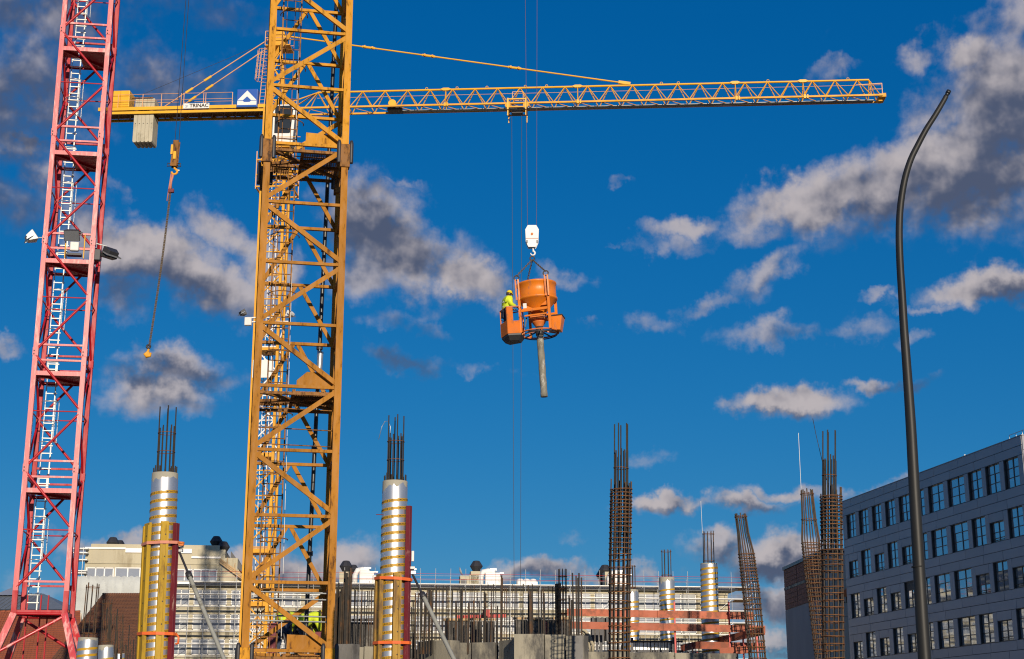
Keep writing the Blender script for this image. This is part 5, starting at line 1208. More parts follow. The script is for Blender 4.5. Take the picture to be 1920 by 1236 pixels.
hs_ = MB(); hs_.tube([pt(1090, 1180, 44), pt(1098, 1183, 44), pt(1106, 1195, 44), pt(1112, 1210, 44), pt(1111, 1222, 44)], .045, 8); hs_.tube([pt(1088, 1184, 44.1), pt(1096, 1188, 44.1), pt(1103, 1198, 44.1), pt(1107, 1222, 44.1)], .04, 8)
tag(hs_.build('hose', 'cw'), 'pale thick hose looping down beside the end of the core wall', 'hose')
mb = thing('wall_formwork', 'grey framed formwork panel standing behind the tall straight rebar cage', 'formwork', G(1125, 46))
for i in range(4): bxo('frame_member', G(1113 + i * 9, 46) + Vector((0, 0, zat(1183, 46))), (.06, .1, .8), 'darksteel', mb)
bxo('panel_face', G(1127, 46.1) + Vector((0, 0, zat(1180, 46))), (.6, .04, .7), 'ply', mb)

# workers behind the tower
def Wk(px, Y, yaw, zf): return Matrix.Translation((xat(px, zf + 1, Y), Y, zf)) @ Matrix.Rotation(yaw, 4, 'Z')
zfl = zat(1236, 45) - .12
bend = dict(pelvis=(0, 0, .88), waist=(0, .12, 1.0), chest=(0, .34, 1.16), neck=(0, .50, 1.22), head=(0, .60, 1.22), headtop=(0, .70, 1.25), face=(0, .3, -1), shL=(-.2, .40, 1.18), elL=(-.25, .5, .9), wrL=(-.16, .62, .68), shR=(.2, .40, 1.18), elR=(.26, .48, .92), wrR=(.14, .62, .7),
            hipL=(-.12, 0, .84), knL=(-.14, .12, .46), anL=(-.16, -.04, .1), toL=(-.17, .12, .05), hipR=(.12, 0, .84), knR=(.14, .12, .46), anR=(.16, -.04, .1), toR=(.17, .12, .05))
person('stooping worker in yellow jacket and blue trousers, leftmost of three behind the near tower', Wk(532, 43.5, R(0), zfl + .1), bend, None, 'hivis', 'navy')
person('middle worker of three behind the near tower, yellow jacket, bent to the right', Wk(562, 44, R(-62), zfl + .12), bend, 'helmet', 'hivis', 'dark_cloth')
person('worker in yellow jacket and helmet half hidden by the right post of the near tower', Wk(594, 44.6, R(50), zfl + .12), bend, 'helmet', 'hivis', 'dark_cloth')
wp = thing('work_platform', 'raised work platform with red posts behind the near tower where the workers stand', 'platform', (xat(560, 2, 44), 44, 0))
bxo('deck', Vector((xat(560, 2, 44), 44.3, zfl + .0)), (3.2, 2.4, .1), 'wood', wp)
for (px, yt, w_) in ((505, 1168, .22), (600, 1125, .05), (597, 1185, .3)): bxo('post', Vector((xat(px, 2.5, 43.2), 43.2, (zat(yt, 43.2)) / 2)), (w_, .1, zat(yt, 43.2)), 'maroon' if w_ > .1 else 'redpost', wp)
for px in (480, 540, 590): bxo('deck_prop', Vector((xat(px, 1, 44), 44.3, (zfl - .05) / 2)), (.1, .1, zfl - .05), 'galv', wp)
b = MB()
for k in range(3): b.tube([Vector((xat(518 + k * 16, 2, 43) + .05 * i, 43, zfl + .85 - .11 * i * i * .3)) for i in range(6)], .035, 6)
tag(b.build('cable_bundle', 'darksteel'), 'thick dark cables drooping over the platform behind the near tower', 'cable')

# ------------------------------------------------------------------ street lamp pole
def lamp():
    Y = 15.5; lp = [(1733.7, 1236, 25), (1728, 1150, 24), (1722.8, 1061, 22.5), (1715, 930, 21), (1708, 800, 19.4), (1700, 684, 16.8), (1695, 616, 15.6), (1691, 548, 14.6), (1688, 502, 14), (1686, 448, 13.5), (1687, 403, 13), (1691, 366, 12.6), (1698, 330, 12.2), (1708, 298.6, 11.7), (1721.5, 271, 11.2), (1737, 242, 10.7), (1753, 217, 10.2), (1769, 190, 9.4), (1774, 180.5, 9)]
    pts = [pt(a, b, Y) for a, b, w in lp]; rs = []
    for p, (a, b, w) in zip(pts, lp): rs.append(w / 2 / F * (p.y * math.cos(PITCH) + (p.z - CAMZ) * math.sin(PITCH)))
    d = pts[0] - pts[1]; g0 = Vector((pts[0].x + d.x / d.z * -pts[0].z * 1., Y, 0)); 
    T = thing('street_lamp', 'tall dark curved lamp post without a lamp head, at the right', 'street lamp', g0)
    def cr(p0, p1, p2, p3, t): return .5 * ((2 * p1) + (p2 - p0) * t + (2 * p0 - 5 * p1 + 4 * p2 - p3) * t * t + (3 * p1 - p0 - 3 * p2 + p3) * t ** 3)
    P2, R2 = [g0, g0.lerp(pts[0], .5)], [rs[0] * 1.04, rs[0] * 1.02]
    for i in range(len(pts) - 1):
        a_, b_, c_, d_ = pts[max(i - 1, 0)], pts[i], pts[i + 1], pts[min(i + 2, len(pts) - 1)]
        for k in range(4): P2.append(cr(a_, b_, c_, d_, k / 4)); R2.append(rs[i] + (rs[i + 1] - rs[i]) * k / 4)
    P2.append(pts[-1]); R2.append(rs[-1])
    b = MB(); b.tube(P2, .1, 28, R2); b.build('post', 'lamp', T)
    e = (pts[-1] - pts[-2]).normalized(); b = MB(); b.rod(pts[-1], pts[-1] + e * .05, .022, 12); b.rod(pts[-1] + e * .035, pts[-1] + e * .075, .026, 12); b.build('spigot', 'black', T)
    q = pt(1721, 1064, Y); c = MB(); dd = (pt(1720, 1055, Y) - pt(1722, 1075, Y)).normalized(); c.rod(q, q + dd * .012, rs[1] * 1.01, 28); c.build('collar', 'lamp', T)
    b = MB(); b.lathe([(.2, 0), (.2, .02), (.12, .03), (.11, .3), (.1, .32)], 24, Matrix.Translation(g0)); b.build('base_flange', 'lamp', T, .004)
lamp()

# ------------------------------------------------------------------ grey office building
def office():
    C0 = pt(1905, 819, 102); u = Vector((-math.sin(R(10.8)), math.cos(R(10.8)), 0)); nrm = Vector((-math.cos(R(10.8)), -math.sin(R(10.8)), 0))
    O = Vector((C0.x, C0.y, 0))
    FM = Matrix(((u.x, nrm.x, 0, O.x), (u.y, nrm.y, 0, O.y), (0, 0, 1, 0), (0, 0, 0, 1)))     # local x = along the wall, y = outwards
    T = thing('office_building', 'grey metal clad office block with rows of dark square windows at the right edge', 'building', O + u * 15)
    S_ = 350 / 992
    def hit(px, py):
        d = ray(px, py); det = u.x * (-d.y) + d.x * u.y; bx, by = -O.x, -O.y
        return (bx * (-d.y) + d.x * by) / det
    colpx = [(50, 98), (115, 166), (185, 236), (255, 309), (328, 386), (405, 465), (485, 568), (588, 680), (698, 772), (790, 868), (888, 970)]
    cols = []
    for i, (a, b) in enumerate(colpx):
        ym = 530 - (a - 50) * .31; cols.append((hit(1570 + b * S_, 800 + ym * S_), hit(1570 + a * S_, 800 + ym * S_)))
    cols = [(a + .05, b) for a, b in cols]
    sills = [18.16, 14.77, 11.37, 7.97, 4.58]; TALL, SHORT = 2.06, 1.42; t0, t1 = -.65, 30.35; RZ = 21.5
    short = {0: [], 1: [0, 2, 4, 9], 2: [1, 3, 8, 10], 3: [0, 2, 4, 9], 4: [1, 3, 8, 10]}
    # core behind the cladding (carved rows): back wall
    dep = .23
    def B(name, x0, x1, z0, z1, y0, y1, m, parent, bev=0.):
        b = MB(); b.box(((x0 + x1) / 2, (y0 + y1) / 2, (z0 + z1) / 2), (abs(x1 - x0), abs(y1 - y0), z1 - z0), FM); return b.build(name, m, parent, bev)
    B('core_wall', t0 + .03, t1 - .03, 0, RZ - .05, -12, -dep - .02, 'clad_gap', T)
    # the sunlit end wall, panels
    ew = [(-0.02, -3.6), (-3.6, -7.6), (-7.6, -12)]
    zs = [0, 3.5, 6.9, 8.6, 10.3, 12., 13.7, 15.4, 17.1, 18.8, 20.5, RZ]
    for i in range(len(zs) - 1):
        for (a, b_) in ew: B('cladding_panel', t0 - .06, t0 + .02, zs[i] + .015, zs[i + 1] - .015, a - .02, b_ + .02, 'clad', T)
    g = .018
    panels = unit('boxc', 'clad')
    def P(x0, x1, z0, z1, y0=-.05, y1=0., m='clad', name='cladding_panel'):
        if x1 - x0 < .03 or z1 - z0 < .03: return
        o = bpy.data.objects.new(name, unit('boxc', m)); C.objects.link(o)
        place(o, FM @ Matrix.Translation(((x0 + x1) / 2, (y0 + y1) / 2 + random.uniform(-.002, .002), (z0 + z1) / 2)) @ Matrix.Diagonal((x1 - x0 - 2 * g, y1 - y0, z1 - z0 - 2 * g, 1)), T)
    rng = random.Random(3)
    def strip(z0, z1, off):
        cuts = [t0 + .02]; k = 0
        while cuts[-1] < t1 - 4.5: cuts.append(cuts[-1] + (2.8 if k % 2 == off else 3.9) + rng.uniform(-.3, .3)); k += 1
        cuts.append(t1)
        for a, b_ in zip(cuts, cuts[1:]): P(a, b_, z0, z1)
    strip(20.86, RZ, 0); strip(20.22, 20.86, 1)
    for r, s in enumerate(sills):
        hd = s + TALL
        if r: strip((sills[r - 1] + hd) / 2, sills[r - 1], r % 2); strip(hd, (sills[r - 1] + hd) / 2, (r + 1) % 2)
        xs = [t0 + .02] + [v for c in sorted(cols) for v in c] + [t1]
        for i in range(0, len(xs), 2): P(xs[i], xs[i + 1], s, hd)
        for ci, (a, b_) in enumerate(cols):
            hgt = SHORT if ci in short[r] else TALL
            if hgt == SHORT: P(a, b_, s + SHORT, hd)
            # window: reveal frame, glazing bars, panes
            b = MB(); z0, z1 = s, s + hgt; w_ = b_ - a; f = .07; yb, yf = -dep, -.05
            for (x0, x1, q0, q1) in ((a, a + .03, z0, z1), (b_ - .03, b_, z0, z1), (a, b_, z0, z0 + .03), (a, b_, z1 - .03, z1)): b.box(((x0 + x1) / 2, (yb + yf) / 2, (q0 + q1) / 2), (x1 - x0, yf - yb, q1 - q0), FM)
            mull = [a + w_ * .5] if w_ < 2.2 else [a + w_ * .46]
            bars = [(a + .03, a + .03 + f, z0, z1), (b_ - .03 - f, b_ - .03, z0, z1)] + [(mx - f * .6, mx + f * .6, z0, z1) for mx in mull]
            hz = [z0 + hgt * .36, z0 + hgt * .68] if hgt == TALL else [z0 + hgt * .5]
            hz = hz + [z0 + .16] * (hgt == SHORT) + [z0 + .30] * (hgt == SHORT)
            for (x0, x1, q0, q1) in bars: b.box(((x0 + x1) / 2, yb + .03, (q0 + q1) / 2), (x1 - x0, .06, q1 - q0), FM)
            for q in hz: b.box(((a + b_) / 2, yb + .035 + (.04 if hgt == SHORT and q < z0 + .4 else 0), q), (w_ - .06, .06, .05 if q > z0 + .4 else .03), FM)
            b.box(((a + b_) / 2, yb + .05, z0 + .06), (w_ - .06, .08, .06), FM)
            wo = b.build('window', 'winframe', T)
            edges = [z0] + sorted(q for q in hz if q > z0 + .4) + [z1]
            xe_ = [a + .04] + mull + [b_ - .04]
            for ix in range(len(xe_) - 1):
                for iz in range(len(edges) - 1):
                    x0, x1, q0, q1 = xe_[ix], xe_[ix + 1], edges[iz], edges[iz + 1]
                    p = MB(); tl = Matrix.Translation(((x0 + x1) / 2, yb + .02, (q0 + q1) / 2)) @ Matrix.Rotation(R(rng.uniform(-.9, .9)), 4, 'Z') @ Matrix.Rotation(R(rng.uniform(-.7, .7)), 4, 'X')
                    p.box((0, 0, 0), (x1 - x0, .012, q1 - q0), FM @ tl); p.build('pane', 'glass_dark', wo)
            if r == 2 and ci == 4:
                p = MB()
                for k in range(9): p.box(((a + b_) / 2, yb + .08, z1 - .06 - k * .075), (w_ - .1, .03, .06), FM)
                p.build('roller_blind', 'darksteel', wo)
    B('parapet_cap', t0 - .1, t1 + .05, RZ, RZ + .05, -.5, .03, 'clad', T)
    B('roof', t0, t1, RZ - .3, RZ - .2, -12, -.5, 'zinc', T)
    B('rear_side_wall', t1 - .02, t1 + .06, 0, RZ, -12, -.02, 'clad', T)
    # roof railing and vent
    for i in range(4): p0 = FM @ Vector((.3 + i * .9, -1.2, RZ)); mem('roof_rail', p0, p0 + Vector((0, 0, .75)), .05, None, 'galv', T, 'rod')
    mem('roof_rail', FM @ Vector((.3, -1.2, RZ + .75)), FM @ Vector((3.0, -1.2, RZ + .75)), .05, None, 'galv', T, 'rod')
    mem('roof_rail', FM @ Vector((.3, -1.2, RZ + .4)), FM @ Vector((3.0, -1.2, RZ + .4)), .05, None, 'galv', T, 'rod')
    mem('vent_pipe', FM @ Vector((8.6, -.6, RZ)), FM @ Vector((8.6, -.6, RZ + .35)), .12, None, 'white', T, 'rod')
office()

# ------------------------------------------------------------------ brick panelled building left of the office
def brick_b():
    Y = 137.; c = pt(1544, 1029, Y); a = R(3.4); u = Vector((-math.sin(a), math.cos(a), 0)); v = Vector((math.cos(a), math.sin(a), 0)); H = c.z; Ld = 15.6
    FM = Matrix(((v.x, u.x, 0, c.x), (v.y, u.y, 0, c.y), (0, 0, 1, 0), (0, 0, 0, 1)))
    T = thing('building', 'older block with red panels in shade and a sunlit pale front, behind the rebar cages', 'building', (c.x, c.y, 0))
    def B(name, x0, x1, y0, y1, z0, z1, m, par=T, bev=0.):
        b = MB(); b.box(((x0 + x1) / 2, (y0 + y1) / 2, (z0 + z1) / 2), (x1 - x0, y1 - y0, z1 - z0), FM); return b.build(name, m, par, bev)
    B('wall', .05, 9, .06, Ld, 0, H - .05, 'greywall'); fr = B('front_wall', 0, 9, 0, .05, 0, H, 'render')
    zb = H - 4.3
    B('side_wall', 0, .045, .06, Ld, 0, zb, 'greywall')
    for (y0, y1) in ((.06, 5.), (5.15, 10.2), (10.35, 15.5)):
        for (z0, z1) in ((zb + .05, H - 2.35), (H - 2.05, H - .35)):
            n = 6; k = 4
            for i in range(n):
                for j in range(k): B('brick_panel', -.02, .03, y0 + (y1 - y0) * i / n + .02, y0 + (y1 - y0) * (i + 1) / n - .02, z0 + (z1 - z0) * j / k + .02, z0 + (z1 - z0) * (j + 1) / k - .02, 'brick')
    B('concrete_band', -.03, .03, .06, Ld, H - 2.33, H - 2.07, 'concrete'); B('roof_edge', -.12, 9, -.05, Ld, H - .33, H - .02, 'winframe')
    B('front_coping', 0, 9, -.08, .0, H - .2, H + .04, 'render')
    for z in (4, 8, 12, 15.2): B('render_joint', 0, 9, -.012, -.002, z, z + .03, 'greywall')
    ppm = 2832 / (Y * math.cos(PITCH) + 12 * math.sin(PITCH))
    def X(px): return (px - 1544) / ppm
    # sign: orange shape and letters
    z1, z0 = zat(1090, Y), zat(1119, Y)
    b = MB(); b.prism([(X(1562), z0), (X(1590), z0), (X(1590), z1), (X(1581), z0 + (z1 - z0) * .45), (X(1573), z0 + (z1 - z0) * .45)], .03, FM @ Matrix.Translation((0, -.03, 0))); b.build('sign_emblem', 'orange_print', fr)
    t = text_mb('L.R', .78, .01, .01); t.xf(FM @ Matrix.Translation((X(1580), -.02, zat(1125.5, Y))) @ UPR); t.build('lettering', 'ink', fr, recalc=False)
    t = text_mb('K. L', .3, .01); t.xf(FM @ Matrix.Translation((X(1584), -.02, zat(1074, Y))) @ UPR)
brick_b()

# ------------------------------------------------------------------ background block with scaffold
def bg_block():
    Y0 = 180.; zr = zat(1094, Y0); A = pt(330, 1094, Y0)
    r0 = ray(1376, 1105); s = (zr - CAMZ) / r0.z; Bp = Vector((r0.x * s, r0.y * s, zr)); a = math.atan2(Bp.y - A.y, Bp.x - A.x)
    FM = Matrix.Translation((A.x, A.y, 0)) @ Matrix.Rotation(a, 4, 'Z'); inv = FM.inverted()
    def X(px, z=14., y=0.):
        lo_, hi = -60., 140.
        for _ in range(40):
            md = (lo_ + hi) / 2; p = FM @ Vector((md, y, z)); pc = 960 + F * p.x / (p.y * math.cos(PITCH) + (z - CAMZ) * math.sin(PITCH))
            if pc < px: lo_ = md
            else: hi = md
        return (lo_ + hi) / 2
    def ZL(px, py, y=0.):
        p = FM @ Vector((X(px, 16, y), y, 0)); return zat(py, p.y)
    T = thing('apartment_building', 'long cream block under renovation behind the scaffolding, with dark roof vents and white ducts', 'building', FM @ Vector((30, 0, 0)))
    def B(name, x0, x1, y0, y1, z0, z1, m, par=T, bev=0.):
        b = MB(); b.box(((x0 + x1) / 2, (y0 + y1) / 2, (z0 + z1) / 2), (x1 - x0, y1 - y0, z1 - z0), FM); return b.build(name, m, par, bev)
    xl, xr = X(140), X(1368); st = 2.85; ztop = zr - .25
    B('core_wall', xl, xr, .35, 14, 0, ztop, 'cream')
    B('roof_slab', xl - .3, xr + .9, -.9, 14, ztop, zr, 'cream')
    B('roof_edge', X(330), xr + 1.0, -1.0, -.92, ztop + .05, zr + .1, 'fascia')
    nst = 6
    # spandrels and piers
    pitch_ = 4.35
    for k in range(nst):
        zt = ztop - k * st; zh = zt - .42; zs_ = zt - 2.3
        B('lintel', xl, xr, 0, .34, zh, zt, 'cream'); B('parapet_wall', xl, xr, 0, .34, zt - st, zs_, 'cream')
    wins = []
    x = xl + .4
    # window mesh shared
    fb = MB(); W_, Hh = 3.85, 1.88
    for (x0, x1, z0, z1) in [(0, .1, 0, Hh), (W_ - .1, W_, 0, Hh), (0, W_, 0, .1), (0, W_, Hh - .1, Hh), (0, W_, Hh * .7, Hh * .7 + .08)] + [(q - .05, q + .05, 0, Hh) for q in (W_ * .25, W_ * .5, W_ * .75)]:
        fb.box(((x0 + x1) / 2, 0, (z0 + z1) / 2), (x1 - x0, .12, z1 - z0))
    fme = bpy.data.meshes.new('window frame'); fme.from_pydata(fb.v, [], fb.f); fme.materials.append(MT['white'])
    rng = random.Random(5)
    while x + W_ < xr:
        for k in range(nst):
            z = ztop - k * st - 2.3
            if z < 6: continue
            o = bpy.data.objects.new('window', fme); C.objects.link(o); place(o, FM @ Matrix.Translation((x, .12, z)), T)
            for q in range(4):
                pz = bpy.data.objects.new('pane', unit('boxc', 'glass_far' if rng.random() < .8 else 'curtain')); C.objects.link(pz)
                place(pz, FM @ Matrix.Translation((x + W_ * (.125 + .25 * q), .16, z + Hh / 2)) @ Matrix.Diagonal((W_ * .25, .02, Hh * .98, 1)), o)
        B('pier', x + W_ + .01, x + pitch_ - .01, .0, .33, 4, ztop - .42, 'cream'); x += pitch_
    # penthouse at the left
    px0, px1 = X(157, 20, 1), X(444, 20, 1); zp = ZL(300, 1029, 1); zp2 = ZL(430, 1046, 1)
    B('penthouse_wall', px0, X(420, 20, 1), 1.2, 12, zr, zp, 'cream'); B('penthouse_wall', X(420, 20, 1), px1, 1.2, 11.8, zr, zp2, 'cream')
    B('penthouse_edge', px0 - .1, X(232, 20, 1), 1.05, 1.25, zp - .12, zp + .1, 'fascia'); B('penthouse_edge', X(232, 20, 1), X(357, 20, 1), 1.0, 1.25, zp - .5, zp + .02, 'fascia')
    B('penthouse_edge', X(357, 20, 1), X(412, 20, 1), 1.0, 1.25, zp2 - .1, zp2 + .12, 'fascia')
    B('penthouse_wall', px0 + .5, X(408, 20, 1), 1.6, 11, zp, zp + .55, 'cream')
    B('string_course', px0, X(410, 20, 1), 1.08, 1.2, zr + 2.35, zr + 2.5, 'cream')
    for (a_, b_, za, zb_) in ((162, 212, 1064, 1078), (216, 262, 1064, 1078), (330, 362, 1067, 1089), (361, 392, 1067, 1089), (392, 406, 1068, 1090)):
        x0, x1 = X(a_, 20, 1.1), X(b_, 20, 1.1); z1, z0 = ZL(a_, za, 1.1), ZL(a_, 1090, 1.1)
        f = MB(); n = max(1, round((x1 - x0) / 1.2))
        for (q0, q1, w0, w1) in [(x0, x1, z0, z0 + .1), (x0, x1, z1 - .12, z1)] + [(x0 + (x1 - x0) * i / n - .07, x0 + (x1 - x0) * i / n + .07, z0, z1) for i in range(n + 1)]:
            f.box(((q0 + q1) / 2, 1.12, (w0 + w1) / 2), (q1 - q0, .12, w1 - w0), FM)
        wo = f.build('window', 'white', T)
        for i in range(n):
            p = MB(); p.box((x0 + (x1 - x0) * (i + .5) / n, 1.16, (z0 + z1) / 2), ((x1 - x0) / n, .03, z1 - z0), FM); p.build('pane', 'glass_far', wo)
    # sloping roof end and its timber rail
    sl0, sl1 = X(408, 20, 1.4), X(458, 18, 1.4)
    b = MB(); b.prism([(sl0, zr), (sl1 + .4, zr), (sl1, zr + .7), (sl0 + 1.6, zp2 - .2), (sl0, zp2 - .2)], 6, FM @ Matrix.Translation((0, 4.6, 0))); b.build('gable_wall', 'cream', T)
    b = MB(); b.prism([(sl0 + 1.4, zp2 + .9), (sl1 + .3, zr + 1.3), (sl1 + .3, zr + .75), (sl0 + 1.4, zp2 - .15)], 7, FM @ Matrix.Translation((0, 5.2, 0))); b.build('sloping_roof', 'darksteel', T)
    for o_ in (0, .45, .9): mem('timber_rail', FM @ Vector((sl0 + .2, .7, zp2 - .6 + o_ * .5)), FM @ Vector((sl1, .7, zr + .5 + o_ * .5)), .16, .05, 'wood', T, 'box', (0, 1, 0))
    for q in (.3, .6, .9): p = FM @ Vector((sl0 + .2, .75, zp2 - .6)).lerp(Vector((sl1, .75, zr + .5)), q); mem('timber_post', p, p + Vector((0, 0, 1.2)), .1, None, 'wood', T)
    # roof cowls
    def cowl(px, py, sc, yy, base=None):
        x = X(px, 20, yy); p = FM @ Vector((x, yy, 0)); z = zat(py, p.y)
        zbase = zp if px < 420 else zr
        b = MB(); b.lathe([(.32, -.9), (.36, -.75), (.80, .0), (.76, .08), (.42, .62), (.36, .66), (.1, .70)], 10, Matrix.Translation((p.x, p.y, z)) @ Matrix.Scale(sc, 4), smooth=False); o = b.build('roof_cowl', 'darksteel', T)
        b = MB(); b.rod((p.x, p.y, zbase), (p.x, p.y, z - .7 * sc), .3 * sc, 12); b.build('cowl_pipe', 'darksteel', o)
        return x, z
    for (px, py, sc, yy) in ((207, 1018, 1., 4), (220, 1022, .85, 6), (402, 1016, 1., 4), (416, 1026, 1., 3), (648, 1062, 1., 4), (662, 1068, .85, 6), (893, 1062, 1., 4), (1135, 1070, 1.05, 6), (1128, 1079, .9, 8)): cowl(px, py, sc, yy)
    for (pa, pb, py, yy) in ((198, 213, 1026, 4), (226, 248, 1024, 5), (636, 658, 1073, 4), (879, 902, 1079, 3.5), (882, 900, 1072, 3.5), (862, 880, 1080, 3.5), (1133, 1152, 1073, 4), (226, 243, 1023.5, 5)):
        x0, x1 = X(pa, 20, yy), X(pb, 20, yy); zz = ZL(pa, py, yy); B('chimney_block', x0, x1, yy - .6, yy + 1.2, zr, zz, 'cream' if pa not in (198, 226) else 'white')
    B('dark_opening', X(864, 20, 2.9), X(875, 20, 2.9), 2.85, 2.9, zr + .1, ZL(864, 1086, 2.9), 'darksteel')
    # white duct units
    for (px, py, flip) in ((684, 1081, 1), (920, 1079, -1), (1160, 1080, 1)):
        yy = 3; x = X(px, 20, yy); z = zr
        b = MB(); b.box((x + .2, yy, z + 1.0), (1.8, 1.2, 1.9), FM); b.box((x + 1.1, yy, z + .75), (.5, 1.2, 1.4), FM); o = b.build('air_handling_unit', 'white', T, .05)
        b = MB(); b.tube([FM @ Vector((x - 1.2 * 1, yy, z + .3)), FM @ Vector((x - 1.2, yy, z + 1.5)), FM @ Vector((x - .9, yy, z + 2.1)), FM @ Vector((x - .3, yy, z + 2.2)), FM @ Vector((x + .3, yy, z + 2.15)), FM @ Vector((x + .3, yy, z + 1.6))], .33, 12); b.build('duct', 'white', o)
        b = MB(); b.box((x + .3, yy, z + 2.35), (.8, .7, .18), FM); b.box((x + 1.1, yy, z + 1.9), (.9, .8, .12), FM); b.build('duct_cap', 'galv', o)
    b = MB(); x = X(989, 20, 3)
    for q in (-.9, -.1, .7): b.lathe([(.5, 0), (.5, .9), (.35, 1.25), (.1, 1.3)], 12, FM @ Matrix.Translation((x + q, 3, zr)))
    b.box((x, 3, zr + .45), (2.4, 1., .9), FM); b.build('white_tank', 'white', T)
    b = MB(); b.lathe([(.02, 0), (.35, .06), (.55, .2)], 16, FM @ Matrix.Translation((X(861, 20, 2), 1.5, zr + 1.9)) @ Matrix.Rotation(R(70), 4, 'Y'), cap=False); b.build('satellite_dish', 'white', T)
    # ---- scaffolding
    SCF = thing('scaffolding', 'long tube scaffolding with plank levels along the cream block', 'scaffolding', FM @ Vector((30, -2, 0)))
    lev = [zr + .02 - i * 1.425 for i in range(0, 8)]; xs0, xs1 = X(262, 14, -2), X(1402, 14, -2); n = 40; bw = (xs1 - xs0) / n
    for i in range(n + 1):
        x = xs0 + i * bw
        for y, mm in ((-2.0, 'tube'), (-1.15, 'tube')):
            hh = zr + (1.9 if y < -1.5 else 1.0) if x > X(330) else zr - 2
            if y > -1.5 and i % 2: continue
            mem('standard', FM @ Vector((x, y, 0)), FM @ Vector((x, y, hh)), .055, None, mm, SCF, 'rod')
    for li, z in enumerate(lev):
        for i in range(n):
            x = xs0 + i * bw; 
            if z > zr - .5 and x < X(330): continue
            if li < 6: bxo('deck_plank', FM @ Vector((x + bw / 2, -1.55, z)), (bw - .03, .8, .05), 'deck', SCF, Matrix.Rotation(a, 3, 'Z'))
    rails = MB(); rails_r = MB()
    for li, z in enumerate([zr + 1.425] + lev):
        for o_ in (.5, 1.0):
            zz = z + o_
            if li == 0: zz = zr + o_ * 1.25
            x0 = xs0 if zz < zr - .3 else X(330)
            (rails if li else rails_r).rod(FM @ Vector((x0, -2.05, zz)), FM @ Vector((xs1, -2.05, zz)), .022, 5)
        rails.box(((xs0 + xs1) / 2 if z < zr - .3 else (X(330) + xs1) / 2, -2.0, z + .06), ((xs1 - xs0) if z < zr - .3 else xs1 - X(330), .03, .07), FM) if li else None
    tag(rails.build('guard_tubes', 'tube', SCF), kind='stuff'); tag(rails_r.build('guard_tubes', 'redpost', SCF), kind='stuff')
    for i in range(2, n, 4):
        for li in (1, 3, 5):
            x = xs0 + i * bw; z = lev[li]; mem('diagonal_tube', FM @ Vector((x, -2.1, z - 1.4)), FM @ Vector((x + bw, -2.1, z)), .05, None, 'galv', SCF, 'rod')
    for z in lev[:6]:
        bxo('end_deck', FM @ Vector((xs1 - 1.2 + 1.2, .4, z)), (2.2, 3.2, .06), 'wood', SCF, Matrix.Rotation(a, 3, 'Z'))
        for o_ in (.5, 1.): mem('end_rail', FM @ Vector((xs1 + 1.1, -2, z + o_)), FM @ Vector((xs1 + 1.1, 2, z + o_)), .05, None, 'galv', SCF, 'rod')
        mem('end_rail', FM @ Vector((xs1, -2, z + 1)), FM @ Vector((xs1 + 1.1, -2, z + 1)), .05, None, 'galv', SCF, 'rod'); mem('end_rail', FM @ Vector((xs1, -2, z)), FM @ Vector((xs1 + 1.1, -2, z + 1)), .05, None, 'galv', SCF, 'rod')
    mem('standard', FM @ Vector((xs1 + 1.1, -2, 0)), FM @ Vector((xs1 + 1.1, -2, zr + .4)), .075, None, 'galv', SCF, 'rod')
    # small end scaffold at the left corner of the penthouse
    S2 = thing('scaffolding', 'narrow scaffold tower at the far left corner of the cream block', 'scaffolding', FM @ Vector((X(150, 20, 0), 0, 0)))
    for px in (141, 153):
        for y in (0, 2): mem('standard', FM @ Vector((X(px, 20, y), y, 0)), FM @ Vector((X(px, 20, y), y, ZL(px, 1026, y))), .08, None, 'galv', S2, 'rod')
    for py in (1028, 1036, 1049, 1070, 1074): bxo('deck_plank', FM @ Vector((X(147, 20, 0), 1, ZL(147, py, 0))), (1.7, 1.8, .12), 'white', S2, Matrix.Rotation(a, 3, 'Z'))
    # netting
    nb = MB(); xa, xb = X(136, 14, -2.3), X(266, 14, -2.3); zt_ = ZL(200, 1078, -2.3); nx, nz = 26, 12; rng = random.Random(2)
    for j in range(nz + 1):
        for i in range(nx + 1):
            sag = -.25 * abs(math.sin(i * math.pi / 2.6)) if j == nz else 0; nb.v.append(FM @ Vector((xa + (xb - xa) * i / nx, -2.3 + .10 * math.sin(i * 1.9) + rng.uniform(-.05, .05), zt_ * (j / nz) + sag)))
    nb.f = [(j * (nx + 1) + i, j * (nx + 1) + i + 1, (j + 1) * (nx + 1) + i + 1, (j + 1) * (nx + 1) + i) for j in range(nz) for i in range(nx)]; nb.sm = [True] * len(nb.f)
    o = nb.build('netting', 'sheet'); md = o.modifiers.new('thickness', 'SOLIDIFY'); md.thickness = .03
    tag(o, 'grey white scaffold netting hung below the penthouse windows behind the brown roof', 'netting')
    return FM
bg_block()

